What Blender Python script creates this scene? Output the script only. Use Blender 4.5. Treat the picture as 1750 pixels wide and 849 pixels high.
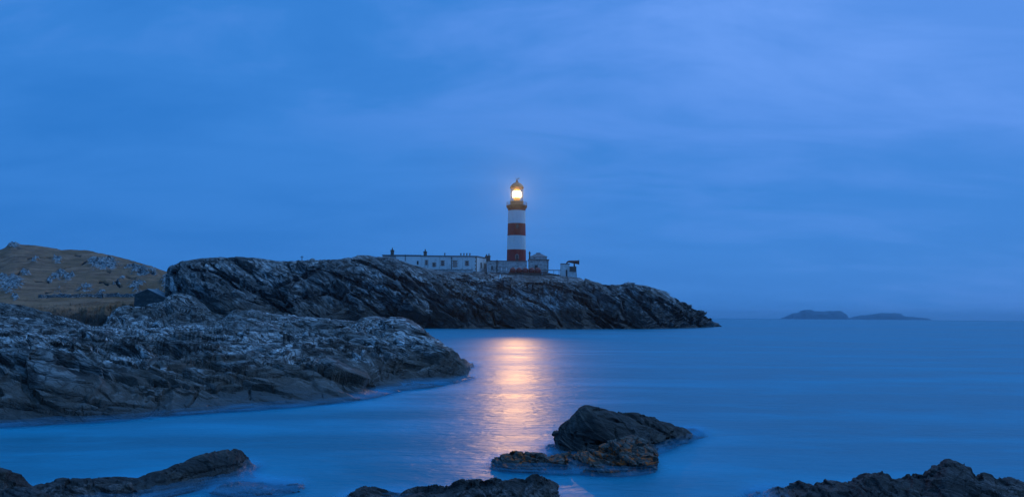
import bpy, bmesh, math, random
import numpy as np
from mathutils import Vector, Matrix
from mathutils.bvhtree import BVHTree

random.seed(7)
scene = bpy.context.scene
COL = scene.collection
for _o in list(bpy.data.objects):
    bpy.data.objects.remove(_o)

# ------------------------------------------------------------------ camera
EYE = 3.5            # metres above the sea
F = 1400.0           # focal length in photo pixels (photo 1750 wide)
CX, CY = 875.0, 540.5
ROLL = 0.0076
cam_d = bpy.data.cameras.new("camera")
cam = bpy.data.objects.new("camera", cam_d)
COL.objects.link(cam)
cam_d.sensor_width = 36.0
cam_d.lens = 36.0 * F / 1750.0
cam_d.shift_y = (CY - 424.5) / 1750.0
cam_d.clip_start = 0.1
cam_d.clip_end = 60000.0
ca, sa = math.cos(ROLL), math.sin(ROLL)
cam.matrix_world = Matrix(((ca, -sa, 0, 0), (0, 0, -1, 0), (sa, ca, 0, EYE), (0, 0, 0, 1)))
scene.camera = cam

LAMP_W = 175000.0
HAZE_DENSITY = 1.3e-4

# ------------------------------------------------------------------ node helper
class NT:
    def __init__(s, tree):
        s.t = tree
        tree.nodes.clear()
    def n(s, typ, ins=None, **props):
        nd = s.t.nodes.new(typ)
        for k, v in props.items():
            setattr(nd, k, v)
        for k, v in (ins or {}).items():
            sock = nd.inputs[k]
            if isinstance(v, bpy.types.NodeSocket):
                s.t.links.new(v, sock)
            else:
                sock.default_value = v
        return nd
    def math(s, op, a, b=0.0, clamp=False):
        return s.n('ShaderNodeMath', {0: a, 1: b}, operation=op, use_clamp=clamp).outputs[0]
    def noise(s, vec, scale, detail=4, rough=0.55, dist=0.0, out='Fac'):
        return s.n('ShaderNodeTexNoise', {'Vector': vec, 'Scale': scale, 'Detail': detail, 'Roughness': rough, 'Distortion': dist}).outputs[out]
    def ramp(s, fac, stops, interp='LINEAR'):
        nd = s.n('ShaderNodeValToRGB', {'Fac': fac})
        cr = nd.color_ramp
        cr.interpolation = interp
        while len(cr.elements) < len(stops):
            cr.elements.new(0.5)
        for e, (p, c) in zip(cr.elements, stops):
            e.position = p
            e.color = (c, c, c, 1) if isinstance(c, (int, float)) else (*c, 1)
        return nd.outputs['Color']
    def mapr(s, v, a, b, c=0.0, d=1.0, smooth=False):
        return s.n('ShaderNodeMapRange', {'Value': v, 'From Min': a, 'From Max': b, 'To Min': c, 'To Max': d},
                   interpolation_type='SMOOTHSTEP' if smooth else 'LINEAR').outputs['Result']
    def mix(s, f, a, b, mode='MIX'):
        nd = s.n('ShaderNodeMix', {}, data_type='RGBA', blend_type=mode)
        for idx, v in ((0, f), (6, a), (7, b)):
            if isinstance(v, bpy.types.NodeSocket):
                s.t.links.new(v, nd.inputs[idx])
            else:
                nd.inputs[idx].default_value = v if idx == 0 else ((*v, 1) if len(v) == 3 else v)
        return nd.outputs[2]
    def mapping(s, vec, loc=(0, 0, 0), rot=(0, 0, 0), scale=(1, 1, 1)):
        return s.n('ShaderNodeMapping', {'Vector': vec, 'Location': loc, 'Rotation': rot, 'Scale': scale}).outputs[0]

# ------------------------------------------------------------------ dusk sky and light
SUN_EL, SUN_AZ = math.radians(52), math.radians(62)   # azimuth from +Y towards +X
world = bpy.data.worlds.new("World")
scene.world = world
world.use_nodes = True
w = NT(world.node_tree)
tc = w.n('ShaderNodeTexCoord').outputs['Generated']
sep = w.n('ShaderNodeSeparateXYZ', {0: tc})
X, Y, Z = sep.outputs
sky = w.n('ShaderNodeTexSky', sky_type='NISHITA', sun_disc=False, sun_elevation=SUN_EL, sun_rotation=SUN_AZ)
el = w.math('MAXIMUM', Z, 0.0)
# cloud sheet: project the view direction on a layer overhead, streaks run across the view
zz = w.math('ADD', el, 0.16)
cv = w.n('ShaderNodeCombineXYZ', {0: w.math('DIVIDE', X, zz), 1: w.math('DIVIDE', Y, zz), 2: 0.0}).outputs[0]
cvr = w.mapping(cv, rot=(0, 0, math.radians(-14)), scale=(0.62, 1.15, 1))
c1 = w.noise(cvr, 2.0, 7, 0.60, 0.5)
c2 = w.noise(w.mapping(cv, loc=(3.1, 1.7, 0), rot=(0, 0, math.radians(20)), scale=(0.5, 1.0, 1)), 0.75, 4, 0.5, 0.2)
cl = w.math('ADD', w.math('MULTIPLY', c1, 0.55), w.math('MULTIPLY', c2, 0.45))
cl = w.mapr(cl, 0.36, 0.64, 0, 1, True)
# overcast is brighter to the right (west) and a little brighter high up
side = w.mapr(X, -0.45, 0.62, 0.0, 1.0, True)
high = w.mapr(el, 0.03, 0.40, 0.0, 1.0, True)
bright = w.math('ADD', w.math('MULTIPLY', side, w.math('ADD', 0.27, w.math('MULTIPLY', high, 0.34))), w.math('MULTIPLY', high, 0.11))
bright = w.math('ADD', bright, w.math('MULTIPLY', cl, w.math('ADD', 0.19, w.math('MULTIPLY', high, 0.25))), True)
low = w.mapr(el, 0.0, 0.06, 0.05, 0.0, True)
bright = w.math('ADD', bright, low, True)
skyc = w.ramp(bright, [(0.0, (0.016, 0.172, 0.575)), (0.35, (0.033, 0.212, 0.655)), (0.62, (0.080, 0.265, 0.765)), (1.0, (0.150, 0.35, 0.91))])
# unseen sky overhead and behind the camera, coloured to light the rocks and tower
zen = w.mapr(Z, 0.40, 0.80, 0.0, 1.0, True)
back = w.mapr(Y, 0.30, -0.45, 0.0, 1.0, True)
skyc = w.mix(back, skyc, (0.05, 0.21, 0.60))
skyc = w.mix(zen, skyc, (0.12, 0.48, 1.28))
down = w.mapr(Z, 0.0, -0.10, 0.0, 1.0, True)
skyc = w.mix(down, skyc, (0.012, 0.07, 0.20))
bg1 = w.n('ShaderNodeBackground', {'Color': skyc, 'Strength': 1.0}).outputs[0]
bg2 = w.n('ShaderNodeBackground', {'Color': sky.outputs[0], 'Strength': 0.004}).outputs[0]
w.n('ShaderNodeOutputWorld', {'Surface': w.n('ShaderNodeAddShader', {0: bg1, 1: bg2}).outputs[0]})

sun_d = bpy.data.lights.new("sun", 'SUN')
sun_d.energy = 1.0
sun_d.angle = math.radians(28)
sun_d.color = (0.34, 0.62, 1.0)
sun = bpy.data.objects.new("sun", sun_d)
COL.objects.link(sun)
sdir = Vector((math.sin(SUN_AZ) * math.cos(SUN_EL), math.cos(SUN_AZ) * math.cos(SUN_EL), math.sin(SUN_EL)))
sun.rotation_euler = (-sdir).to_track_quat('-Z', 'Y').to_euler()
sun.location = (0, 0, 100)

vs = scene.view_settings
vs.view_transform = 'Standard'
vs.look = 'None'
vs.exposure = 0.0
vs.gamma = 1.0
vs.use_curve_mapping = False
scene.render.engine = 'CYCLES'
cy = scene.cycles
cy.max_bounces = 5
cy.diffuse_bounces = 2
cy.glossy_bounces = 2
cy.transmission_bounces = 3
cy.transparent_max_bounces = 16
cy.volume_bounces = 0
cy.sample_clamp_indirect = 4.0
cy.caustics_reflective = False
cy.caustics_refractive = False
cy.use_denoising = True
try:
    cy.denoiser = 'OPENIMAGEDENOISE'
    cy.denoising_input_passes = 'RGB_ALBEDO_NORMAL'
except Exception:
    pass

# ------------------------------------------------------------------ picture-plane survey helpers (photo pixel + distance -> metres)
def horizon(px):
    return CY + ROLL * (px - CX)
def P(px, py, d):
    dx, dy = (px - CX) / F, (CY - py) / F
    return np.array([d * (dx * ca - dy * sa), d, EYE + d * (dx * sa + dy * ca)])
def XZ(px, py, d):
    p = P(px, py, d)
    return float(p[0]), float(p[2])
def dist_for(px, py, z):
    return (EYE - z) * F / (py - horizon(px))

# ------------------------------------------------------------------ vectorised noise
def _h(ix, iy, iz, seed):
    with np.errstate(over='ignore'):
        h = (ix.astype(np.uint32) * np.uint32(374761393) + iy.astype(np.uint32) * np.uint32(668265263)
             + iz.astype(np.uint32) * np.uint32(2147483647) + np.uint32((seed * 144665) & 0xffffffff))
        h = (h ^ (h >> np.uint32(13))) * np.uint32(1274126177)
        h ^= h >> np.uint32(16)
        h = h * np.uint32(2246822519)
        h ^= h >> np.uint32(15)
    return h.astype(np.float64) / 4294967295.0
def vnoise(p, seed=0):
    i = np.floor(p).astype(np.int64)
    f = p - i
    f = f * f * f * (f * (f * 6 - 15) + 10)
    r = 0
    for a in (0, 1):
        for b in (0, 1):
            for c in (0, 1):
                wgt = (f[:, 0] if a else 1 - f[:, 0]) * (f[:, 1] if b else 1 - f[:, 1]) * (f[:, 2] if c else 1 - f[:, 2])
                r = r + wgt * _h(i[:, 0] + a, i[:, 1] + b, i[:, 2] + c, seed)
    return r * 2 - 1
_R = np.array([[0.36, 0.48, -0.8], [-0.8, 0.6, 0.0], [0.48, 0.64, 0.6]])
def fbm(p, octv=4, gain=0.5, seed=0):
    r, a = 0, 1.0
    q = p
    for k in range(octv):
        r = r + a * vnoise(q, seed + k * 17)
        q = q @ _R.T * 2.03
        a *= gain
    return r
def ridged(p, octv=4, gain=0.55, seed=0):
    r, a = 0, 1.0
    q = p
    for k in range(octv):
        r = r + a * (1 - 2 * np.abs(vnoise(q, seed + k * 13)))
        q = q @ _R.T * 2.1
        a *= gain
    return r
def facets(p, seed=0, tilt=0.9):
    """piecewise planar blocks: every cell has its own height and its own tilt"""
    i = np.floor(p - 0.5).astype(np.int64)
    best = np.full(len(p), 1e9)
    val = np.zeros(len(p))
    for a in (0, 1):
        for b in (0, 1):
            for c in (0, 1):
                cx, cy_, cz = i[:, 0] + a, i[:, 1] + b, i[:, 2] + c
                r1, r2 = _h(cx, cy_, cz, seed), _h(cx, cy_, cz, seed + 1)
                r3, r4 = (r1 * 911.7) % 1.0, (r2 * 733.3) % 1.0
                r5, r6, r7 = (r1 * 37.9) % 1.0, (r2 * 53.1) % 1.0, (r1 * 7919.3) % 1.0
                q = np.stack([cx + 0.15 + 0.7 * r1, cy_ + 0.15 + 0.7 * r2, cz + 0.15 + 0.7 * r3], 1)
                dv = p - q
                d2 = (dv * dv).sum(1)
                v = (r4 - 0.5) + tilt * ((r5 - 0.5) * dv[:, 0] + (r6 - 0.5) * dv[:, 1] + (r7 - 0.5) * dv[:, 2])
                m = d2 < best
                best = np.where(m, d2, best)
                val = np.where(m, v, val)
    return val
def strata_frame(dip=28, yaw=-18, pitch=10):
    """rotation to axes in which z runs across the rock's beds; beds dip down to the right"""
    m = Matrix.Rotation(math.radians(yaw), 3, 'Z') @ Matrix.Rotation(math.radians(dip), 3, 'Y') @ Matrix.Rotation(math.radians(pitch), 3, 'X')
    return np.array(m.transposed())
def rock_disp(p, S, size, seed=0, beds=1.0, tilt=2.0, aniso=(0.5, 0.75, 2.0), fine=1.0):
    """displacement in metres for blocks about `size` metres across"""
    warp = np.stack([fbm(p / size * 0.40 + 11, 3, 0.5, seed), fbm(p / size * 0.45 + 37, 3, 0.5, seed + 5), fbm(p / size * 0.45 + 71, 3, 0.5, seed + 9)], 1)
    q = (p + warp * size * 0.22) @ S.T
    qs = q * np.array(aniso) / size
    d = facets(qs, seed, tilt) * 1.0
    d = d + facets(qs * 2.7 + 5, seed + 30, tilt) * 0.42
    d = d + facets(qs * 6.9 + 9, seed + 60, tilt) * 0.17 * fine
    # beds: saw-tooth ledges
    b = q[:, 2] / size * 2.6 + 0.5 * fbm(q * np.array([.3, .3, .6]) / size, 3, 0.5, seed + 80)
    fb = b - np.floor(b)
    tw = _h(np.floor(b).astype(np.int64), np.zeros(len(b), np.int64), np.zeros(len(b), np.int64), seed + 3)
    d = d + beds * (0.9 * tw * np.where(fb < 0.82, fb / 0.82, (1 - fb) / 0.18) - 0.18)
    b2 = b * 3.7 + 0.3
    fb2 = b2 - np.floor(b2)
    d = d + beds * 0.30 * np.where(fb2 < 0.75, fb2 / 0.75, (1 - fb2) / 0.25)
    d = d + 0.25 * fbm(q / size * 1.0, 2, 0.5, seed + 90) + fine * 0.05 * ridged(qs * 9, 3, 0.6, seed + 99)
    return d

# ------------------------------------------------------------------ object helpers
def tag(o, label=None, cat=None, group=None, kind=None):
    if label: o['label'] = label
    if cat: o['category'] = cat
    if group: o['group'] = group
    if kind: o['kind'] = kind
    return o
def mesh_from(name, verts, faces, mat, parent=None, smooth=False, loc=(0, 0, 0)):
    me = bpy.data.meshes.new(name)
    me.from_pydata([tuple(v) for v in verts], [], faces)
    me.update()
    if smooth:
        me.polygons.foreach_set('use_smooth', [True] * len(me.polygons))
    o = bpy.data.objects.new(name, me)
    COL.objects.link(o)
    if mat: me.materials.append(mat)
    if parent: o.parent = parent
    o.location = loc
    return o
def grid_mesh(name, V, mat, loc=(0, 0, 0), smooth=True, flip=False, wrap=False):
    nv, nu = V.shape[:2]
    co = (V.reshape(-1, 3) - np.array(loc)).astype(np.float32)
    nu2 = nu if wrap else nu - 1
    j, i = np.meshgrid(np.arange(nv - 1), np.arange(nu2), indexing='ij')
    i2 = (i + 1) % nu
    a, b, c, d = j * nu + i, j * nu + i2, (j + 1) * nu + i2, (j + 1) * nu + i
    fs = np.stack([a, b, c, d] if not flip else [d, c, b, a], -1).reshape(-1, 4)
    me = bpy.data.meshes.new(name)
    me.vertices.add(len(co))
    me.vertices.foreach_set('co', co.ravel())
    me.loops.add(fs.size)
    me.loops.foreach_set('vertex_index', fs.ravel().astype(np.int32))
    me.polygons.add(len(fs))
    me.polygons.foreach_set('loop_start', (np.arange(len(fs)) * 4).astype(np.int32))
    me.polygons.foreach_set('use_smooth', np.full(len(fs), smooth))
    me.update()
    me.validate()
    me.materials.append(mat)
    o = bpy.data.objects.new(name, me)
    COL.objects.link(o)
    o.location = loc
    return o, fs
def set_attr(o, name, vals):
    at = o.data.attributes.new(name, 'FLOAT', 'POINT')
    at.data.foreach_set('value', np.asarray(vals, np.float32).ravel())
def resample(pts, n):
    """pts: list of (px, py, d) or (px, None, d, z) ; returns n world points spread evenly along the outline"""
    W, S2 = [], []
    for q in pts:
        if len(q) == 4:
            px, _, d, z = q
            x = (px - CX) / F * d
            W.append([x, d, z])
            S2.append([px, horizon(px) - (z - EYE) * F / d])
        else:
            W.append(P(*q)); S2.append([q[0], q[1]])
    W, S2 = np.array(W, float), np.array(S2, float)
    L = np.r_[0, np.cumsum(np.hypot(*np.diff(S2, axis=0).T))]
    t = np.linspace(0, L[-1], n)
    return np.stack([np.interp(t, L, W[:, k]) for k in range(3)], 1)
def catmull_rows(R, segs):
    """R: (rows, nu, 3) -> smooth interpolation over rows, segs[k] steps between row k and k+1"""
    out, rr = [], []
    n = len(R)
    for k in range(n - 1):
        p0, p1, p2, p3 = R[max(k - 1, 0)], R[k], R[k + 1], R[min(k + 2, n - 1)]
        for s in range(segs[k]):
            t = s / segs[k]
            m1, m2 = (p2 - p0) * 0.35, (p3 - p1) * 0.35
            m1 = np.where(np.abs(m1) > 1.2 * np.abs(p2 - p1) + 1e-6, m1 * 0.4, m1)
            m2 = np.where(np.abs(m2) > 1.2 * np.abs(p2 - p1) + 1e-6, m2 * 0.4, m2)
            h00, h10, h01, h11 = 2*t**3-3*t*t+1, t**3-2*t*t+t, -2*t**3+3*t*t, t**3-t*t
            out.append(h00 * p1 + h10 * m1 + h01 * p2 + h11 * m2)
            rr.append(k + t)
    out.append(R[-1]); rr.append(n - 1.0)
    return np.array(out), np.array(rr)
def grid_normals(V):
    du = np.gradient(V, axis=1)
    dv = np.gradient(V, axis=0)
    n = np.cross(du, dv)
    return n / np.maximum(np.linalg.norm(n, axis=2, keepdims=True), 1e-9)
BVHS = {}
def bvh_of(o, fs):
    co = np.empty(len(o.data.vertices) * 3, np.float32)
    o.data.vertices.foreach_get('co', co)
    co = co.reshape(-1, 3) + np.array(o.location)
    BVHS[o.name] = BVHTree.FromPolygons(co.tolist(), fs.tolist())
def ground_z(x, y, names=None, default=0.0):
    z = None
    for k, b in BVHS.items():
        if names and k not in names: continue
        hit = b.ray_cast(Vector((x, y, 200)), Vector((0, 0, -1)))
        if hit[0] is not None and (z is None or hit[0].z > z):
            z = hit[0].z
    return default if z is None else z
def landform(name, rows, nu, segs, mat, size, amp, seed, dip=28, yaw=-18, beds=1.0, loc=None, upbias=0.35, extra=None, smooth=True, tilt=2.0, aniso=(0.5, 0.75, 2.0), fine=1.0):
    R = np.array([resample(r, nu) for r in rows])
    V, rr = catmull_rows(R, segs)
    N = grid_normals(V)
    a = np.interp(rr, np.arange(len(rows)), amp)[:, None]
    S = strata_frame(dip, yaw)
    p = V.reshape(-1, 3)
    d = rock_disp(p, S, size, seed, beds, tilt, aniso, fine).reshape(V.shape[:2])
    uu = np.linspace(0, 1, V.shape[1])
    d = d * np.clip(np.minimum(uu, 1 - uu) / 0.035, 0, 1)[None]
    D = N * 0.8 + np.array([0, 0, upbias])
    V = V + D * (d * a)[..., None]
    if extra is not None:
        V = extra(V, rr)
    if loc is None: loc = (0, 0, 0)
    o, fs = grid_mesh(name, V, mat, loc, smooth)
    bvh_of(o, fs)
    return o, V, rr

def carve(V, lines, width, jitter, seed, freq):
    """mask (0..1) of surveyed joints and clefts crossing a face"""
    pxl = CX + F * V[..., 0] / V[..., 1]
    pyl = CY - F * (V[..., 2] - EYE) / V[..., 1]
    q = V.reshape(-1, 3)
    wv_ = fbm(q * freq, 3, 0.5, seed).reshape(pxl.shape) * jitter
    cut = np.zeros_like(pxl)
    for L in lines:
        n = len(L) - 1
        for k, ((x0, y0), (x1, y1)) in enumerate(zip(L[:-1], L[1:])):
            tx, ty = x1 - x0, y1 - y0
            s = np.clip(((pxl - x0) * tx + (pyl - y0) * ty) / (tx * tx + ty * ty), 0, 1)
            dd = np.hypot(pxl - x0 - s * tx, pyl + wv_ - y0 - s * ty)
            f = (k + s) / n
            wd = width * (0.45 + 0.9 * np.sin(np.clip(f, 0.03, 0.97) * math.pi))
            cut = np.maximum(cut, np.clip(1 - dd / wd, 0, 1))
    return cut

def random_joints(n, box, slope, length, seed, cross=0.3, cross_slope=(50, 80)):
    """picture-plane polylines of joints; slope in degrees downwards to the right"""
    r = random.Random(seed)
    out = []
    for k in range(n):
        x, y = r.uniform(box[0], box[2]), r.uniform(box[1], box[3])
        cr = r.random() < cross
        a = math.radians(r.uniform(*(cross_slope if cr else slope)) * (1 if not cr or r.random() < .5 else -1))
        L = r.uniform(*length) * (0.4 if cr else 1.0)
        pts = [(x, y)]
        for j in range(3):
            aa = a + r.uniform(-.22, .22)
            x, y = x + math.cos(aa) * L / 3, y + math.sin(aa) * L / 3
            pts.append((x, y))
        out.append(tuple(pts))
    return out

# ------------------------------------------------------------------ rock material
def rock_material(name, k=1.0, dark=(0.020, 0.018, 0.016), mid=(0.135, 0.13, 0.12), pale=(0.58, 0.57, 0.56),
                  pale_amt=0.5, wet=0.6, dip=28, yaw=-18, brown=0.3, kelp=0.0, bump=1.0, wet_soft=None, zone=None, zone_col=(0.062, 0.046, 0.034)):
    """k: texture detail per metre (bigger = finer grain)"""
    m = bpy.data.materials.new(name); m.use_nodes = True
    t = NT(m.node_tree)
    tc = t.n('ShaderNodeTexCoord').outputs['Object']
    rotm = (Matrix.Rotation(math.radians(yaw), 3, 'Z') @ Matrix.Rotation(math.radians(dip), 3, 'Y')).inverted().to_euler()
    # warped coordinates lying along the beds
    wob = t.noise(tc, 0.35 * k, 3, 0.5, out='Color')
    wv = t.n('ShaderNodeVectorMath', {0: wob, 1: (0.5, 0.5, 0.5)}, operation='SUBTRACT').outputs[0]
    wv = t.n('ShaderNodeVectorMath', {0: wv, 'Scale': 1.6 / k}, operation='SCALE').outputs[0]
    pv = t.n('ShaderNodeVectorMath', {0: tc, 1: wv}, operation='ADD').outputs[0]
    bed = t.mapping(t.mapping(pv, rot=rotm), scale=(0.42, 0.7, 2.4))
    n_bed = t.noise(bed, 1.5 * k, 8, 0.66)
    n_fine = t.noise(bed, 5.0 * k, 7, 0.78)
    n_big = t.noise(tc, 0.22 * k, 4, 0.55)
    n_iso = t.noise(tc, 2.4 * k, 6, 0.65)
    vor = t.n('ShaderNodeTexVoronoi', {'Vector': bed, 'Scale': 0.75 * k}, feature='DISTANCE_TO_EDGE').outputs[0]
    vor2 = t.n('ShaderNodeTexVoronoi', {'Vector': bed, 'Scale': 2.3 * k}, feature='DISTANCE_TO_EDGE').outputs[0]
    brk = t.mapr(t.noise(tc, 0.9 * k, 3, 0.5), 0.40, 0.55, 0.0, 1.0)
    crack = t.math('MAXIMUM', t.mapr(vor, 0.0, 0.075, 0.0, 1.0), t.math('MULTIPLY', brk, 0.85))
    crack2 = t.math('MAXIMUM', t.mapr(vor2, 0.0, 0.08, 0.0, 1.0), t.math('SUBTRACT', 1.0, t.math('MULTIPLY', brk, 0.8)))
    col = t.mix(t.mapr(n_bed, 0.40, 0.60, 0, 1, True), dark, mid)
    pm = t.math('MULTIPLY', t.mapr(t.math('ADD', t.math('MULTIPLY', n_fine, 0.5), t.math('MULTIPLY', n_bed, 0.5)), 0.46, 0.60, 0, 1, True), t.mapr(n_big, 0.45, 0.57, 0.06, 1.0, True))
    pm = t.math('MULTIPLY', pm, pale_amt, True)
    col = t.mix(pm, col, pale)
    bm = t.math('MULTIPLY', t.mapr(t.noise(tc, 0.5 * k, 5, 0.6), 0.52, 0.66, 0, 1, True), brown)
    col = t.mix(bm, col, (0.085, 0.060, 0.038))
    col = t.mix(t.math('SUBTRACT', 1.0, t.math('MULTIPLY', crack, crack2)), col, (0.010, 0.010, 0.010))
    sepz = t.n('ShaderNodeSeparateXYZ', {0: t.n('ShaderNodeNewGeometry').outputs['Position']}).outputs[2]
    zz = t.math('ADD', sepz, t.math('MULTIPLY', t.math('SUBTRACT', n_iso, 0.5), wet * 1.3))
    zz = t.math('ADD', zz, t.math('MULTIPLY', t.math('SUBTRACT', n_big, 0.5), wet * 1.6))
    if zone:
        zn = t.math('ADD', sepz, t.math('MULTIPLY', t.math('SUBTRACT', t.noise(tc, 0.30 * k, 5, 0.6), 0.5), zone * 1.5))
        col = t.mix(t.mapr(zn, zone * 0.75, zone * 1.2, 0.78, 0.0, True), col, zone_col)
    wetm = t.mapr(zz, wet * 0.55, wet * (1.5 if wet_soft is None else wet_soft), 1.0, 0.0, True)
    col = t.mix(t.math('MULTIPLY', wetm, 0.86), col, (0.016, 0.018, 0.016))
    if kelp > 0:
        km = t.math('MULTIPLY', t.mapr(n_iso, 0.50, 0.60, 0, 1, True), t.mapr(sepz, kelp * 1.1, kelp * 0.5, 0, 1, True))
        km = t.math('MULTIPLY', km, t.mapr(t.noise(tc, 1.1 * k, 3, 0.5), 0.38, 0.50, 0, 1, True))
        col = t.mix(km, col, (0.42, 0.085, 0.010))
    h = t.math('ADD', t.math('MULTIPLY', n_bed, 0.55), t.math('MULTIPLY', n_fine, 0.20))
    h = t.math('ADD', h, t.math('MULTIPLY', n_iso, 0.22))
    h = t.math('ADD', h, t.math('MULTIPLY', crack, 0.10))
    h = t.math('ADD', h, t.math('MULTIPLY', crack2, 0.06))
    bmp = t.n('ShaderNodeBump', {'Strength': 1.0, 'Distance': 0.62 / k * bump, 'Height': h}).outputs[0]
    rough = t.math('SUBTRACT', 0.86, t.math('MULTIPLY', wetm, 0.42))
    b = t.n('ShaderNodeBsdfPrincipled', {'Base Color': col, 'Roughness': rough, 'Normal': bmp, 'Specular IOR Level': 0.35})
    t.n('ShaderNodeOutputMaterial', {'Surface': b.outputs[0]})
    return m
def simple_material(name, col, rough=0.7, vary=0.25, scale=2.0, metal=0.0, bump=0.02, dirt=None, emit=None, emit_s=0.0, spec=0.4):
    m = bpy.data.materials.new(name); m.use_nodes = True
    t = NT(m.node_tree)
    tc = t.n('ShaderNodeTexCoord').outputs['Object']
    n1 = t.noise(tc, scale, 6, 0.6)
    n2 = t.noise(t.mapping(tc, scale=(1, 1, 0.25)), scale * 2.2, 5, 0.6)
    c = t.mix(t.mapr(n1, 0.3, 0.7, 0, 1), tuple(v * (1 - vary) for v in col), tuple(min(1, v * (1 + vary * 0.6)) for v in col))
    if dirt:
        c = t.mix(t.math('MULTIPLY', t.mapr(n2, 0.5, 0.72, 0, 1, True), 0.6), c, dirt)
    b = t.n('ShaderNodeBsdfPrincipled', {'Base Color': c, 'Roughness': rough, 'Metallic': metal, 'Specular IOR Level': spec,
            'Normal': t.n('ShaderNodeBump', {'Strength': 0.6, 'Distance': bump, 'Height': n2}).outputs[0]})
    if emit:
        b.inputs['Emission Color'].default_value = (*emit, 1)
        b.inputs['Emission Strength'].default_value = emit_s
    t.n('ShaderNodeOutputMaterial', {'Surface': b.outputs[0]})
    return m

# ================================================================== LAND
R_HEAD = rock_material('headland_gneiss', k=0.32, mid=(0.165, 0.162, 0.155), pale_amt=0.75, wet=3.0, wet_soft=2.0, brown=0.35, bump=0.9, dip=32, yaw=-20, zone=5.5)
R_SHORE = rock_material('shore_gneiss', k=1.15, pale_amt=1.0, wet=0.28, wet_soft=2.6, brown=0.35, bump=0.8, dip=20, yaw=-25, mid=(0.18, 0.175, 0.165), zone=1.3)
R_INNER = rock_material('inner_gneiss', k=0.7, pale_amt=0.8, wet=0.5, brown=0.35, bump=0.8)
R_WET = rock_material('wet_sea_rock', k=2.6, dark=(0.010, 0.010, 0.009), mid=(0.032, 0.030, 0.026), pale=(0.13, 0.125, 0.12), pale_amt=0.30, wet=0.16, wet_soft=2.0, brown=0.35, dip=22, yaw=-10, bump=0.8)
R_KELP = rock_material('kelp_covered_rock', k=3.0, dark=(0.030, 0.028, 0.022), mid=(0.085, 0.078, 0.065), pale=(0.20, 0.19, 0.18), pale_amt=0.5, wet=0.05, brown=0.6, kelp=0.75, bump=0.9)
R_NEAR = rock_material('near_shore_rock', k=2.8, dark=(0.012, 0.012, 0.011), mid=(0.036, 0.036, 0.035), pale=(0.40, 0.34, 0.34), pale_amt=0.35, wet=0.10, brown=0.35, dip=35, yaw=15, bump=0.9)

def frac_rows(base, crest, fr, nu_pts=160):
    """rows between a base outline and a crest outline; fr = [(depth fraction, height fraction)]"""
    b, c = resample(base, nu_pts), resample(crest, nu_pts)
    out = []
    for fd, fz in fr:
        r = b.copy()
        r[:, :2] = b[:, :2] + (c[:, :2] - b[:, :2]) * fd
        r[:, 2] = b[:, 2] + (c[:, 2] - b[:, 2]) * fz
        out.append(r)
    return out
_old_resample = resample
def resample(pts, n):
    if isinstance(pts, np.ndarray):
        t = np.linspace(0, len(pts) - 1, n)
        return np.stack([np.interp(t, np.arange(len(pts)), pts[:, k]) for k in range(3)], 1)
    return _old_resample(pts, n)
def shifted(row, dd=0.0, z=None, dz=0.0, n=160, xs=0.0):
    r = resample(row, n).copy()
    r[:, 1] += dd
    r[:, 0] += xs
    if z is not None: r[:, 2] = z
    r[:, 2] += dz
    return r

# ---- headland under the lighthouse
hb = [(284, None, 204, 0), (290, None, 190, 0), (310, None, 178, 0), (400, None, 183, 0), (500, None, 195, 0), (600, None, 210, 0), (735, None, 225, 0),
      (900, None, 229, 0), (1000, None, 233, 0), (1100, None, 246, 0), (1180, None, 280, 0), (1232, None, 335, 0)]
hc = [(284, 556, 205), (286, 530, 205), (287, 500, 206), (289, 475, 207), (294, 459, 208), (310, 449, 210), (350, 441.5, 215), (400, 441, 220), (440, 443, 225),
      (480, 447, 228), (520, 447.5, 230), (560, 445, 235), (620, 441, 240), (660, 439.5, 245), (690, 448, 248), (720, 459, 250),
      (745, 467, 252), (800, 475, 254), (850, 479, 255), (900, 481, 256), (950, 481, 258), (990, 480, 260), (1010, 481, 262),
      (1050, 488, 265), (1080, 486, 268), (1105, 490, 272), (1130, 499, 277), (1155, 510, 285), (1180, 526, 297), (1205, 542, 315), (1233, 557, 334)]
hpl = [(q[0], q[1] + 1.5, q[2] + 22) for q in hc[:12]] + [(660, 442, 262), (700, 452, 268), (730, 459, 272), (760, 462, 274), (800, 464, 275), (850, 466, 275), (900, 467.5, 275), (950, 470, 276), (990, 475, 277)] + \
      [(q[0], q[1] + 3, q[2] + 12) for q in hc[22:]]
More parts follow.
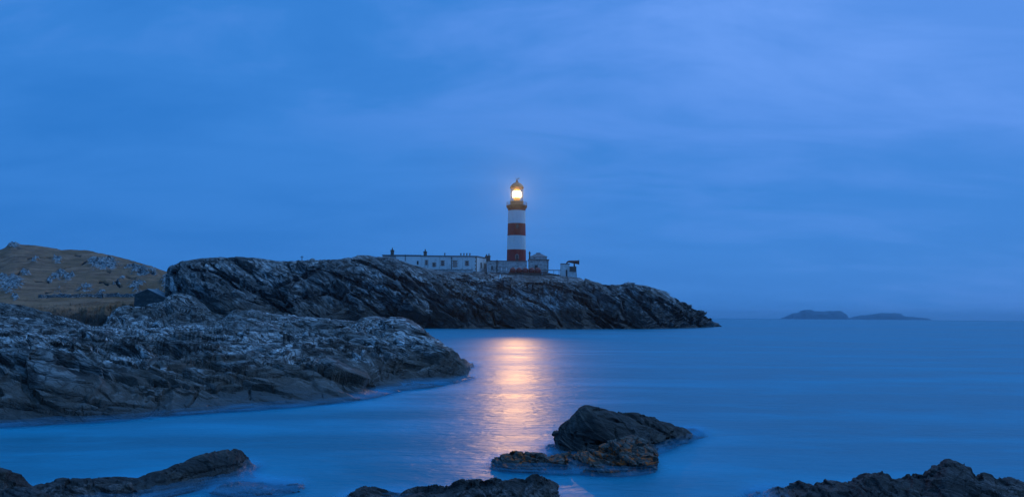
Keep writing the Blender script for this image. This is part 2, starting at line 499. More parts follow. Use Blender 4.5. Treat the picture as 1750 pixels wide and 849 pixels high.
def head_extra(V, rr):
    # sea cave and gullies cut into the face, flat ground under the buildings
    p = V
    sx = (p[..., 0] / p[..., 1]) * F + CX
    face = np.clip(1 - np.abs(rr - 2.1) / 1.3, 0, 1)[:, None]
    for gx, wd, dp in ((455, 38, 7), (345, 14, 4), (590, 14, 3.5), (850, 10, 3), (735, 16, 3), (1010, 12, 3), (1075, 16, 3), (655, 12, 3), (910, 9, 2.5), (965, 12, 2.5)):
        V[..., 1] += face * dp * np.exp(-((sx - gx + (rr[:, None] - 2) * 9) / wd) ** 2)
    cut = carve(V, [((600, 446), (640, 458), (690, 485), (740, 515), (775, 540)), ((540, 466), (590, 478), (640, 500), (700, 538)), ((462, 505), (500, 484), (545, 466)), ((400, 452), (425, 470), (455, 500)),
        ((320, 462), (370, 470), (410, 500)), ((680, 462), (720, 490), (790, 548)), ((842, 486), (836, 510), (846, 555)), ((890, 500), (925, 520), (960, 556)), ((960, 496), (1000, 515), (1030, 550)), ((1005, 492), (1050, 512), (1075, 552)),
        ((1070, 492), (1100, 520), (1130, 553)), ((760, 486), (800, 515), (815, 550)), ((500, 520), (560, 505), (610, 520)), ((620, 476), (605, 490), (580, 505)), ((700, 500), (680, 520), (672, 548)), ((1100, 498), (1150, 530), (1180, 550)),
        ((350, 445), (340, 470), (352, 500)), ((300, 470), (306, 500), (318, 520)), ((780, 475), (830, 490), (880, 500)), ((900, 484), (960, 492), (1010, 505))], 3.6, 5, 61, 0.12)
    cut = np.maximum(cut, 0.8 * carve(V, random_joints(46, (290, 448, 1160, 555), (24, 42), (40, 110), 5), 2.4, 4, 63, 0.15))
    V[..., 1] += cut * 2.6
    V[..., 2] -= cut * 0.5 * (rr[:, None] > 1.2)
    return V
fr = frac_rows(hb, hc, [(0.10, 0.26), (0.30, 0.55), (0.62, 0.82)])
head, HV, _ = landform('headland', [shifted(hb, -2.5, -1.5), hb] + fr + [hc, hpl, shifted(hpl, 25, dz=-1.0), shifted(hpl, 110, z=-2.0)],
    1300, [4, 34, 50, 60, 60, 16, 8, 8], R_HEAD, 8.0, [0.6, 1.2, 2.6, 3.0, 1.9, 0.5, 0.10, 0.15, 0.4], 3, dip=32, yaw=-20, extra=head_extra, upbias=0.2, tilt=2.2, aniso=(0.42, 0.7, 1.7))
tag(head, 'tall rugged grey rock headland that carries the lighthouse', kind='structure')

# ---- grassy hill beyond the inlet
def hill_material():
    m = bpy.data.materials.new('hill_moor'); m.use_nodes = True
    t = NT(m.node_tree)
    tc = t.n('ShaderNodeTexCoord').outputs['Object']
    rock = t.n('ShaderNodeAttribute', attribute_name='outcrop').outputs['Fac']
    peat = t.n('ShaderNodeAttribute', attribute_name='peat').outputs['Fac']
    n1 = t.noise(t.mapping(tc, scale=(0.35, 0.6, 1.8)), 0.32, 7, 0.62)
    n2 = t.noise(tc, 1.1, 6, 0.7)
    n3 = t.noise(tc, 0.05, 3, 0.5)
    g = t.mix(t.mapr(n1, 0.35, 0.65, 0, 1, True), (0.165, 0.075, 0.040), (0.31, 0.150, 0.082))
    g = t.mix(t.mapr(n3, 0.45, 0.62, 0, 0.5, True), g, (0.14, 0.07, 0.03))
    g = t.mix(t.mapr(n2, 0.55, 0.75, 0, 0.5, True), g, (0.12, 0.08, 0.035))
    r = t.mix(t.mapr(t.noise(tc, 0.9, 7, 0.7), 0.38, 0.6, 0, 1, True), (0.04, 0.04, 0.04), (0.30, 0.30, 0.30))
    rm = t.mapr(t.math('ADD', rock, t.math('MULTIPLY', t.math('SUBTRACT', t.noise(t.mapping(tc, scale=(0.7, 0.7, 1.5)), 0.42, 7, 0.75), 0.5), 2.2)), 0.46, 0.58, 0, 1, True)
    c = t.mix(rm, g, r)
    c = t.mix(t.mapr(peat, 0.35, 0.65, 0, 1, True), c, (0.012, 0.010, 0.009))
    sepz = t.n('ShaderNodeSeparateXYZ', {0: tc}).outputs[2]
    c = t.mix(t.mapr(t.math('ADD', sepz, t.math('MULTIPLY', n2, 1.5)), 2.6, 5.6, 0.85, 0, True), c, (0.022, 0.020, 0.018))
    h = t.math('ADD', t.math('MULTIPLY', n1, 0.8), t.math('MULTIPLY', n2, 0.5))
    b = t.n('ShaderNodeBsdfPrincipled', {'Base Color': c, 'Roughness': 0.95, 'Specular IOR Level': 0.1,
            'Normal': t.n('ShaderNodeBump', {'Strength': 1.0, 'Distance': 0.9, 'Height': h}).outputs[0]})
    t.n('ShaderNodeOutputMaterial', {'Surface': b.outputs[0]})
    return m
gb = [(-1000, None, 216, 0), (-330, None, 206, 0), (-200, None, 208, 0), (0, None, 211, 0), (200, None, 213, 0), (300, None, 206, 0), (400, None, 200, 0)]
g2 = [(-1000, None, 218, 0.5), (-330, 536, 212), (-200, 535, 213), (0, 533, 217), (90, 534, 219), (130, 531, 219), (160, 529, 219), (200, 528, 218), (300, 528, 212), (400, 528, 206)]
g3 = [(-1000, None, 224, 1.0), (-330, 524, 224), (0, 522, 232), (120, 521, 234), (240, 522, 230), (300, 518, 222), (400, 518, 214)]
gc = [(-1000, None, 300, 1.5), (-860, 500, 340), (-560, 462, 400), (-330, 442, 430), (-250, 436, 430), (-80, 433, 430), (0, 427.5, 425), (12, 422, 425), (20, 418, 425), (34, 417, 425), (60, 418.5, 425), (100, 427, 420), (160, 429.5, 410),
      (182, 434, 400), (200, 441, 385), (230, 451, 355), (255, 462, 330), (264, 469, 320), (285, 470, 310), (330, 476, 300), (400, 490, 290)]
outc = [(15, 487, 24, 12), (2, 478, 14, 6), (108, 469, 9, 6), (98, 474, 8, 5), (116, 474, 7, 9), (43, 467, 10, 5), (98, 443, 8, 6), (60, 446, 5, 3), (178, 450, 26, 9), (160, 446, 12, 4),
        (145, 495, 13, 9), (222, 455, 9, 4), (238, 462, 14, 5), (254, 467, 12, 4), (233, 488, 14, 7), (197, 486, 6, 3), (98, 499, 5, 3), (176, 500, 6, 3), (285, 484, 9, 9), (20, 419, 12, 3),
        (86, 482, 5, 3), (210, 476, 6, 2), (24, 512, 6, 4), (270, 500, 10, 6)]
peats = [[(48, 440), (60, 438), (75, 440), (83, 437), (106, 441)], [(97, 460), (110, 459), (124, 454), (136, 452), (147, 446), (158, 444)], [(0, 470), (16, 476), (26, 471), (36, 464)],
         [(170, 482), (177, 482), (184, 485)], [(28, 460), (38, 458), (47, 460)], [(128, 435), (137, 436)], [(176, 464), (188, 466)], [(196, 484), (210, 490), (220, 488), (236, 484)], [(30, 422), (42, 423)],
         [(60, 483), (84, 484)], [(78, 500), (104, 498), (118, 500)], [(216, 472), (232, 474)]]
HILLMASK = {}
def hill_extra(V, rr):
    pxl = CX + F * (V[..., 0] * ca + (V[..., 2] - EYE) * sa) / V[..., 1]
    pyl = CY - F * ((V[..., 2] - EYE) * ca - V[..., 0] * sa) / V[..., 1]
    q = V.reshape(-1, 3)
    wx = fbm(q * 0.10, 3, 0.5, 5).reshape(pxl.shape) * 5
    wy = fbm(q * 0.10 + 40, 3, 0.5, 9).reshape(pxl.shape) * 3
    oc = np.zeros_like(pxl)
    for (x, y, rx, ry) in outc:
        oc = np.maximum(oc, np.exp(-(((pxl + wx - x) / rx) ** 2 + ((pyl + wy - y) / ry) ** 2) * 0.8))
    pt = np.zeros_like(pxl)
    for line in peats:
        for (x0, y0), (x1, y1) in zip(line[:-1], line[1:]):
            tx, ty = x1 - x0, y1 - y0
            s = np.clip(((pxl - x0) * tx + (pyl - y0) * ty) / (tx * tx + ty * ty), 0, 1)
            dd = np.hypot(pxl - x0 - s * tx, pyl + wy * 0.25 - y0 - s * ty)
            pt = np.maximum(pt, np.clip(1.5 - dd / 1.5, 0, 1))
    rel = rock_disp(q, strata_frame(35, 10), 3.5, 44).reshape(pxl.shape)
    rocky = np.clip((oc - 0.25) * 2, 0, 1)
    V[..., 2] += rocky * (0.5 + rel * 1.1) - pt * 1.2
    soft = fbm(q * 0.05, 4, 0.5, 3).reshape(pxl.shape) * 0.9 + fbm(q * 0.25, 4, 0.55, 13).reshape(pxl.shape) * 0.28
    fade = np.clip(rr / 1.5, 0, 1)[:, None]
    V[..., 2] += soft * fade
    HILLMASK['o'], HILLMASK['p'] = oc, pt
    return V
frg = frac_rows(g3, gc, [(0.2, 0.17), (0.5, 0.46), (0.78, 0.80), (0.92, 0.95)])
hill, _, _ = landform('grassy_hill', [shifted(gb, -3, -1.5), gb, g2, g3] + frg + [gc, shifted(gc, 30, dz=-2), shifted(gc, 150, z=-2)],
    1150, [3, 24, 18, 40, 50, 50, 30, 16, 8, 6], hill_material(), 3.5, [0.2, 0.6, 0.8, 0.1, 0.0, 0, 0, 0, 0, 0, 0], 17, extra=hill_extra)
set_attr(hill, 'outcrop', HILLMASK['o']); set_attr(hill, 'peat', HILLMASK['p'])
tag(hill, 'brown grassy hill with pale rock outcrops left of the headland', kind='structure')

# ---- inner shore rocks between the inlet and the headland
ib = [(-260, None, 86, 0), (0, None, 88, 0), (150, None, 90, 0), (200, None, 90, 0), (300, None, 92, 0), (420, None, 96, 0), (500, None, 104, 0)]
ic = [(-260, 508, 112), (-60, 515, 112), (0, 520, 112), (22, 523, 112), (40, 526, 114), (60, 530, 114), (72, 537, 114), (92, 540, 115), (112, 547, 113), (132, 560, 110), (150, 570, 106), (180, 570, 104),
      (184, 560, 103), (187, 542, 103), (192, 532, 104), (203, 525, 105), (214, 523, 106), (224, 526, 107), (250, 524, 110), (283, 521, 113), (289, 511, 114), (298, 505, 116), (310, 503, 117),
      (325, 509, 118), (334, 519, 118), (348, 535, 118), (375, 541, 118), (400, 547, 120), (440, 555, 122), (500, 563, 124)]
fr = frac_rows(ib, ic, [(0.12, 0.30), (0.32, 0.52), (0.7, 0.88)])
inner, _, _ = landform('inner_shore_rocks', [shifted(ib, -2, -1.2), ib] + fr + [ic, shifted(ic, 4, dz=-0.5), shifted(ic, 16, z=-1.2)],
    900, [3, 14, 24, 40, 40, 8, 10], R_INNER, 3.0, [0.2, 0.4, 0.7, 0.7, 0.5, 0.16, 0.2, 0.2], 23, dip=20, yaw=-10, tilt=1.7, aniso=(0.35, 0.6, 2.0))
tag(inner, 'jumbled pale grey rocks between the near shore and the hill', kind='structure')

# ---- broad rock shore in the left middle ground
sb = [(-330, None, 17, 0), (-200, None, 21, 0), (-90, None, 23.6, 0), (0, None, 25, 0), (150, None, 26.2, 0), (300, None, 28.2, 0), (450, None, 30.1, 0), (560, None, 32.2, 0), (640, None, 34.6, 0), (672, None, 36.8, 0),
      (690, None, 38.3, 0), (760, None, 41, 0), (800, None, 44.8, 0), (812, None, 46.6, 0)]
s2 = [(-330, None, 18.4, 0.45), (-200, None, 22.2, 0.45), (0, None, 25.9, 0.5), (150, None, 27.0, 0.45), (300, None, 29.2, 0.4), (450, None, 31.4, 0.34), (560, None, 33.6, 0.30), (620, None, 36.0, 0.22), (650, None, 39.5, 0.14), (690, None, 42.4, 0.10),
      (740, None, 44.0, 0.10), (780, None, 45.6, 0.08), (806, None, 46.6, 0.04), (811, None, 47.2, 0.0)]
s3 = [(-330, 604, 22.5), (-200, 602, 26), (0, 604, 29), (70, 607, 29.2), (110, 615, 29.5), (160, 630, 29.5), (200, 645, 30), (280, 655, 31), (360, 655, 32.2), (450, 645, 34.2),
      (540, 632, 37), (600, 622, 40), (650, 610, 42.5), (700, 611, 44.6), (750, 617, 45.6), (788, 626, 46.6), (797, 630, 47.4), (800, 645, 47.8)]
s4 = [(-330, 570, 34), (0, 571, 38), (150, 581, 40), (280, 600, 42), (400, 590, 46), (500, 585, 48), (600, 584, 50), (680, 578, 51), (720, 592, 50.4), (760, 608, 49.4), (792, 624, 48.8), (798, 628, 48.8), (801, 643, 48.9)]
s5 = [(-330, 534, 60), (-100, 538, 60), (0, 543, 60), (60, 550, 60), (130, 560, 62), (200, 565, 64), (260, 561, 68), (330, 556, 72), (380, 549, 76), (392, 540, 78), (402, 534, 78), (430, 531, 78), (480, 540, 76),
      (530, 546, 74), (580, 550, 72), (600, 551, 68), (620, 547.5, 64), (650, 545.5, 61), (680, 544, 59), (697, 551, 57), (720, 566, 55), (750, 586, 52.4), (780, 607, 50.6), (793, 621, 49.9), (799, 626, 49.6), (801, 641, 49.6)]
def shore_extra(V, rr):
    # long clefts running down to the right
    lines = [((60, 585), (150, 600), (300, 612), (420, 640)), ((-20, 560), (90, 575), (230, 592)), ((250, 560), (400, 575), (560, 590), (640, 605)), ((560, 566), (640, 590), (690, 640)),
             ((600, 560), (680, 585), (740, 610)), ((0, 640), (70, 668), (160, 690), (260, 705)), ((30, 610), (130, 628), (200, 650), (330, 665), (450, 668)), ((480, 610), (560, 640), (610, 668)),
             ((640, 600), (660, 618), (690, 642)), ((150, 560), (240, 575), (330, 580))]
    cut = carve(V, lines, 4.2, 6, 91, 0.5)
    cut = np.maximum(cut, 0.6 * carve(V, random_joints(70, (-40, 545, 760, 705), (4, 26), (50, 170), 8, 0.2), 2.2, 4, 93, 0.6))
    V[..., 2] -= cut * 0.45 * np.clip((V[..., 2] - 0.05) * 2, 0, 1)
    return V
shore, SV, _ = landform('rocky_shore', [shifted(sb, -1.2, -0.9), sb, s2, s3, s4, s5, shifted(s5, 5, dz=-0.35), shifted(s5, 14, z=-1.0)],
    1050, [5, 24, 70, 140, 130, 10, 8], R_SHORE, 2.2, [0.10, 0.14, 0.26, 0.42, 0.46, 0.20, 0.3, 0.3], 31, dip=15, yaw=-25, extra=shore_extra, upbias=0.3, tilt=1.6, aniso=(0.28, 0.5, 1.9), fine=0.25)
tag(shore, 'broad layered grey rock shore sloping into the sea at left', kind='structure')

# ---- far islands
isl_mat = simple_material('haze_blue_turf', (0.025, 0.08, 0.14), 0.95, 0.4, 0.02, bump=2.0, dirt=(0.12, 0.12, 0.12), spec=0.1)  # turf colour has the blue of distant haze painted into it
def island(label, crest, d, seed):
    base = [(crest[0][0] - 2, None, d - 60, 0)] + [(x, None, d - 110, 0) for x, y in crest[1:-1]] + [(crest[-1][0] + 2, None, d - 60, 0)]
    cr = [(x, y - (0.6 if 0 < k < len(crest) - 1 else 0), d) for k, (x, y) in enumerate(crest)]
    fr = frac_rows(base, cr, [(0.25, 0.62), (0.6, 0.9)])
    loc = (float(np.mean([P(x, y, d)[0] for x, y in crest])), d, 0.0)
    o, _, _ = landform('island', [shifted(base, -20, -2), base] + fr + [cr, shifted(cr, 120, dz=-4), shifted(cr, 300, z=-3)], 240, [2, 8, 12, 14, 6, 6],
                       isl_mat, 60.0, [1, 2.5, 5, 6, 4, 3, 3], seed, loc=loc)
    BVHS.pop(o.name, None)
    return o
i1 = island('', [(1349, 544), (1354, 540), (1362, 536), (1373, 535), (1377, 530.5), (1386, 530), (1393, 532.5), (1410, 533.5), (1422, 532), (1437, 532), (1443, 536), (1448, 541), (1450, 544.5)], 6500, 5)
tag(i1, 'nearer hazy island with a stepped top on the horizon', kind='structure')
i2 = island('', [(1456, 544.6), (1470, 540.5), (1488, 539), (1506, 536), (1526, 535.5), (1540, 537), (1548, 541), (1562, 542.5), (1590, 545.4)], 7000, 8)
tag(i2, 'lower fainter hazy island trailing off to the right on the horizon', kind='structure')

# ---- rocks standing in the sea (each one a thing)
NEAR = ['rocky_shore']
def sea_rock(label, base, crest, mat, size, amp, seed, group, nu=300, segs=None, back=1.4, dip=22, yaw=-10, fr=((0.22, 0.42), (0.55, 0.80)), name='sea_rock', cat='rock', tilt=1.6, aniso=(0.45, 0.7, 1.8), fine=0.3):
    rows = [shifted(base, -0.5, -0.7), base] + frac_rows(base, crest, fr) + [crest]
    c = resample(crest, 160)
    b1 = c.copy(); b1[:, 1] += back * 0.45; b1[:, 2] = c[:, 2] * 0.6
    b2 = c.copy(); b2[:, 1] += back * 0.85; b2[:, 2] = -0.05
    b3 = c.copy(); b3[:, 1] += back * 1.1; b3[:, 2] = -0.7
    rows += [b1, b2, b3]
    n = len(rows)
    if segs is None: segs = [6] + [26] * (len(fr) + 1) + [12, 10, 6]
    am = [amp * 0.6, amp * 0.9] + [amp] * len(fr) + [amp * 0.6, amp, amp, amp * 0.6]
    loc = (float(c[:, 0].mean()), float(c[:, 1].mean()), 0.0)
    cx_ = [q[0] for q in crest]; cy_ = [q[1] for q in crest]
    def jx(V, rr):
        x0, x1, y0 = min(cx_), max(cx_), min(cy_)
        n_ = int(8 + (x1 - x0) / 14)
        cut = carve(V, random_joints(n_, (x0, y0 - 5, x1, max(cy_)), (dip * .6, dip * 1.4), (40, 110), seed, 0.35), 2.6, 4, seed + 5, 1.5)
        nn = grid_normals(V)
        return V - nn * (cut * amp * 0.55)[..., None] * (1 if nn[len(V) // 2, V.shape[1] // 2, 1] < 0 else -1)
    o, _, _ = landform(name, rows, nu, segs, mat, size, am, seed, dip=dip, yaw=yaw, loc=loc, upbias=0.15, tilt=tilt, aniso=aniso, extra=jx, fine=fine)
    NEAR.append(o.name)
    return tag(o, label, cat, group)
def wl(*pts): return [(x, None, d, 0.0) for x, d in pts]
GS = 'rocks standing out of the sea'
sea_rock('dark wedge-shaped rock standing highest out of the sea, steep on its left side',
    wl((930, 20.7), (945, 20.4), (1000, 19.9), (1060, 19.9), (1110, 20.5), (1150, 21.8), (1182, 23.3), (1212, 24.3)),
    [(930, 782, 21.0), (944, 774, 21), (953, 764, 21.1), (955, 736, 21.3), (972, 716, 21.5), (988, 698, 21.7), (1001, 693, 21.8), (1020, 697, 21.9), (1050, 702.5, 22.3), (1090, 706, 22.8),
     (1128, 716, 23.3), (1150, 722, 23.6), (1176, 736, 24), (1184, 744, 24.2), (1212, 750, 24.7)], R_WET, 1.0, 0.17, 51, GS, nu=420, segs=[6, 34, 40, 34, 14, 10, 6], dip=14, yaw=-10, aniso=(0.3, 0.6, 1.8))
sea_rock('low seaweed-covered rock in front of the dark wedge-shaped rock',
    wl((838, 18.9), (860, 18.5), (950, 18.3), (1050, 18.1), (1100, 18.3), (1126, 18.9)),
    [(838, 803, 19.0), (845, 785, 19.1), (860, 776, 19.2), (900, 774.5, 19.4), (935, 781, 19.4), (975, 777, 19.4), (1000, 770, 19.3), (1040, 762, 19.3), (1062, 752, 19.3), (1080, 748.5, 19.4), (1104, 757, 19.4), (1116, 775, 19.3), (1124, 803, 19.1)],
    R_KELP, 0.75, 0.14, 57, GS, nu=420, back=0.9, fr=((0.2, 0.35), (0.6, 0.80)))
sea_rock('small rock peak at the bottom edge, left of the rounded boulders',
    wl((575, 14.6), (600, 14.0), (660, 14.0), (700, 14.5)),
    [(575, 868, 15.0), (597, 848, 15.2), (620, 837, 15.2), (650, 842, 15.2), (672, 848, 15.2), (700, 866, 15.2)], R_NEAR, 0.4, 0.07, 61, GS, nu=200, back=1.0)
sea_rock('row of rounded blocky rocks at the bottom edge below the lamp reflection',
    wl((672, 14.6), (700, 13.8), (800, 13.5), (900, 13.5), (950, 13.8), (972, 14.4)),
    [(672, 862, 15), (692, 844, 15), (715, 838, 15), (742, 838, 15), (764, 841, 15), (790, 828, 15.1), (828, 822, 15.2), (842, 819, 15.2), (864, 824, 15.2), (880, 822, 15.3), (900, 824, 15.3), (911, 815, 15.4),
     (922, 815, 15.4), (938, 821, 15.3), (949, 833, 15.2), (956, 852, 15), (966, 880, 14.7)], R_NEAR, 0.6, 0.09, 67, GS, nu=420, back=1.1, dip=-28, yaw=20)
sea_rock('jagged dark rock ridge filling the bottom right corner',
    wl((1290, 14.2), (1340, 13.4), (1500, 12.6), (1650, 12.2), (1800, 11.9), (1950, 12)),
    [(1290, 868, 15.4), (1322, 849, 15.6), (1352, 838, 15.6), (1392, 834, 15.6), (1400, 838, 15.6), (1425, 829, 15.6), (1455, 824, 15.6), (1482, 811, 15.6), (1505, 804, 15.6), (1519, 809, 15.6), (1525, 817, 15.6), (1555, 819, 15.6),
     (1561, 815, 15.6), (1572, 818, 15.6), (1580, 820, 15.5), (1594, 809, 15.5), (1608, 802, 15.5), (1619, 787, 15.5), (1632, 792, 15.5), (1648, 800, 15.5), (1656, 800, 15.5), (1663, 812, 15.5), (1672, 815, 15.5), (1680, 808, 15.5), (1690, 812, 15.5),
     (1700, 820, 15.4), (1725, 818, 15.4), (1750, 825, 15.3), (1850, 832, 15), (1960, 845, 14.6)], R_NEAR, 0.75, 0.10, 71, GS, nu=700, segs=[6, 30, 34, 34, 14, 8, 6], back=1.2, dip=40, yaw=15, fr=((0.25, 0.5), (0.6, 0.85)), fine=0.15, aniso=(0.7, 0.7, 1.4))
sea_rock('long smooth tilted slab of dark rock at the bottom left, highest at its right end',
    wl((140, 14.0), (180, 14.4), (270, 15.4), (350, 16.4), (400, 17.0), (440, 17.6)),
    [(140, 872, 14.8), (180, 850, 15.2), (215, 824, 15.8), (260, 808, 16.3), (330, 783.5, 17.2), (372, 768.5, 17.8), (398, 767, 18.1), (407, 769, 18.2), (411, 785, 18.2), (422, 799, 18.2), (438, 815, 18.2)],
    R_WET, 0.8, 0.06, 77, GS, nu=420, back=1.2, dip=-25, yaw=30, fr=((0.25, 0.45), (0.6, 0.85)))
sea_rock('low flat grey ledge at the bottom left between the boulder and the tilted slab',
    wl((30, 14.6), (80, 14.2), (150, 14.2), (220, 14.4), (250, 15)),
    [(30, 850, 15.2), (60, 830, 15.5), (98, 821, 15.7), (150, 819, 15.8), (200, 818, 15.9), (222, 821, 15.9), (250, 845, 15.6)], R_NEAR, 0.5, 0.07, 83, GS, nu=260, back=1.2, dip=10, yaw=-30)
sea_rock('dark rock rising at the left edge of the picture',
    wl((-150, 13.5), (0, 13.6), (30, 13.9), (62, 14.4)),
    [(-150, 790, 14.8), (-60, 792, 14.8), (0, 800, 14.8), (14, 804, 14.8), (20, 816, 14.8), (34, 834, 14.8), (62, 856, 14.8)], R_WET, 0.5, 0.07, 87, GS, nu=240, back=1.2)
sea_rock('rounded grey boulder in the bottom left corner',
    wl((-60, 12.8), (0, 12.5), (60, 12.6), (104, 13.2)),
    [(-60, 850, 13.6), (0, 838, 13.7), (28, 831, 13.7), (55, 833, 13.7), (78, 845, 13.6), (104, 872, 13.4)], R_NEAR, 0.9, 0.05, 91, GS, nu=220, back=1.0)
sea_rock('small low rock awash right of the tilted slab',
    wl((360, 16.0), (400, 15.6), (450, 15.7), (515, 16.2)),
    [(360, 843, 16.1), (378, 828, 16.4), (400, 824, 16.5), (425, 828, 16.5), (450, 831, 16.45), (490, 833, 16.4), (515, 838, 16.3)], R_WET, 0.4, 0.05, 95, GS, nu=200, back=0.7)

# ================================================================== SEA
def build_sea():
    ang = np.r_[np.linspace(-180, -46, 28)[:-1], np.arange(-46, 46, 0.13), np.linspace(46, 180, 28)]
    ang = np.radians(ang[:-1] if abs(ang[-1] - 180) < 1e-6 else ang)
    r1 = 6.0 * np.exp(np.arange(0, 205) * 0.0115)      # to about 62 m
    r2 = r1[-1] * np.exp(np.arange(1, 92) * 0.0545)
    r = np.r_[0.5, r1, r2]
    V = np.zeros((len(r), len(ang), 3))
    V[..., 0] = r[:, None] * np.sin(ang)[None]
    V[..., 1] = r[:, None] * np.cos(ang)[None]
    nearb = [BVHS[k] for k in NEAR]
    H = np.full(V.shape[:2], -1.2)
    dn = Vector((0, 0, -1))
    for i in range(1, 206):
        for j in range(len(ang)):
            if abs(ang[j]) > 0.80: continue
            x, y = V[i, j, 0], V[i, j, 1]
            if x > 0.52 * y + 1 and y > 30: continue
            o = Vector((x, y, 20))
            for b in nearb:
                h = b.ray_cast(o, dn)
                if h[0] is not None and h[0].z > H[i, j]: H[i, j] = h[0].z
    out = (H > 0.0).astype(float)
    def blur(A, sr, sa_):
        for ax, s in ((0, sr), (1, sa_)):
            k = np.arange(-int(3 * s), int(3 * s) + 1)
            g = np.exp(-k * k / (2 * s * s)); g /= g.sum()
            A = np.apply_along_axis(lambda v: np.convolve(np.pad(v, len(k) // 2, mode='edge'), g, 'valid'), ax, A)
        return A
    veil = np.clip(blur(out, 2.2, 7) * 1.6, 0, 1)
    wide = np.clip(blur(out, 7, 30) * 1.7, 0, 1)
    depth = blur(H, 0.8, 1.2)
    # material ---------------------------------------------------------
    m = bpy.data.materials.new('sea_water'); m.use_nodes = True
    t = NT(m.node_tree)
    tc = t.n('ShaderNodeTexCoord').outputs['Object']
    av = t.n('ShaderNodeAttribute', attribute_name='veil').outputs['Fac']
    aw = t.n('ShaderNodeAttribute', attribute_name='wide').outputs['Fac']
    ad = t.n('ShaderNodeAttribute', attribute_name='depth').outputs['Fac']
    far = t.n('ShaderNodeAttribute', attribute_name='far').outputs['Fac']
    s1 = t.noise(t.mapping(tc, rot=(0, 0, 0.12), scale=(0.25, 1.0, 1)), 0.16, 4, 0.55, 0.4)
    s2 = t.noise(t.mapping(tc, rot=(0, 0, -0.25), scale=(0.5, 1.0, 1)), 0.45, 4, 0.6, 0.6)
    s3 = t.noise(t.mapping(tc, rot=(0, 0, 0.03), scale=(0.10, 1.0, 1)), 0.02, 5, 0.6, 0.3)
    foam = t.math('ADD', t.math('MULTIPLY', t.mapr(s1, 0.42, 0.68, 0, 1, True), 0.6), t.math('MULTIPLY', t.mapr(s2, 0.45, 0.7, 0, 1, True), 0.4))
    foam = t.math('ADD', t.math('MULTIPLY', foam, t.math('SUBTRACT', 0.55, t.math('MULTIPLY', far, 0.30))), t.math('MULTIPLY', t.mapr(s3, 0.45, 0.62, 0, 1, True), t.math('MULTIPLY', far, 0.28)))
    foam = t.math('ADD', foam, t.math('MULTIPLY', aw, 0.35), True)
    foam = t.math('ADD', foam, t.math('MULTIPLY', av, 0.22), True)
    col = t.mix(foam, (0.0003, 0.118, 0.175), (0.010, 0.30, 0.45))
    rg = t.math('ADD', 0.34, t.math('MULTIPLY', foam, 0.26))
    rip = t.noise(t.mapping(tc, scale=(0.55, 1.0, 1)), 2.6, 3, 0.6, 0.3)
    rip2 = t.noise(t.mapping(tc, scale=(0.4, 1.0, 1)), 0.35, 4, 0.6, 0.3)
    hh = t.math('ADD', t.math('MULTIPLY', rip, 0.05), t.math('MULTIPLY', rip2, 0.10))
    bmp = t.n('ShaderNodeBump', {'Strength': 1.0, 'Distance': 1.0, 'Height': hh}).outputs[0]
    b = t.n('ShaderNodeBsdfPrincipled', {'Base Color': col, 'Roughness': rg, 'IOR': 1.33, 'Specular IOR Level': 0.26, 'Specular Tint': (0.50, 0.88, 1.0, 1), 'Normal': bmp})
    al = t.mapr(t.math('ADD', ad, t.math('MULTIPLY', t.math('SUBTRACT', s2, 0.5), 0.12)), -0.38, 0.02, 1.0, 0.50, True)
    tr = t.n('ShaderNodeBsdfTransparent', {'Color': (0.75, 0.9, 0.95, 1)}).outputs[0]
    t.n('ShaderNodeOutputMaterial', {'Surface': t.n('ShaderNodeMixShader', {0: al, 1: tr, 2: b.outputs[0]}).outputs[0]})
    o, fs = grid_mesh('sea', V, m, wrap=True, flip=True)
    set_attr(o, 'veil', veil); set_attr(o, 'wide', wide); set_attr(o, 'depth', depth)
    set_attr(o, 'far', np.broadcast_to(np.clip((np.log(np.maximum(r, 1)) - math.log(45)) / 2.2, 0, 1)[:, None], H.shape))
    # the hole round the first ring
    tag(o, 'smooth blue sea blurred by the long exposure', kind='structure')
    # thin layers of surf mist left by waves washing round the near rocks
    m2 = bpy.data.materials.new('surf_veil'); m2.use_nodes = True
    t = NT(m2.node_tree)
    at = t.n('ShaderNodeAttribute', attribute_name='alpha').outputs['Fac']
    tc = t.n('ShaderNodeTexCoord').outputs['Object']
    nn = t.noise(t.mapping(tc, scale=(0.6, 1, 3)), 1.3, 4, 0.6, 0.5)
    a2 = t.math('MULTIPLY', at, t.mapr(nn, 0.32, 0.62, 0.35, 1.0, True), True)
    df = t.n('ShaderNodeBsdfDiffuse', {'Color': (0.07, 0.30, 0.47, 1)}).outputs[0]
    t.n('ShaderNodeOutputMaterial', {'Surface': t.n('ShaderNodeMixShader', {0: a2, 1: t.n('ShaderNodeBsdfTransparent').outputs[0], 2: df}).outputs[0]})
    Vs, Fs, As = [], [], []
    off = 0
    reach = np.clip(blur(out, 1.6, 5) * 2.2, 0, 1)
    near_w = np.clip(blur((np.abs(H) < 0.30).astype(float), 1.5, 5) * 1.5, 0, 1) * reach
    for k, (z, a0) in enumerate(((0.025, 0.42), (0.055, 0.34), (0.09, 0.27), (0.13, 0.20), (0.19, 0.13))):
        A = near_w * a0
        nu = len(ang)
        fm = fs[(A.ravel()[fs].max(1) > 0.01) & (fs.max(1) < 206 * nu)]
        used, inv = np.unique(fm, return_inverse=True)
        vv = V.reshape(-1, 3)[used].copy()
        vv[:, 2] = z + 0.025 * fbm(vv * 0.9, 2, 0.5, k)
        Vs.append(vv); Fs.append(inv.reshape(-1, 4) + off); As.append(A.ravel()[used]); off += len(vv)
    Vv, Ff = np.concatenate(Vs), np.concatenate(Fs)
    me = bpy.data.meshes.new('surf_mist')
    me.vertices.add(len(Vv)); me.vertices.foreach_set('co', Vv.astype(np.float32).ravel())
    me.loops.add(Ff.size); me.loops.foreach_set('vertex_index', Ff.ravel().astype(np.int32))
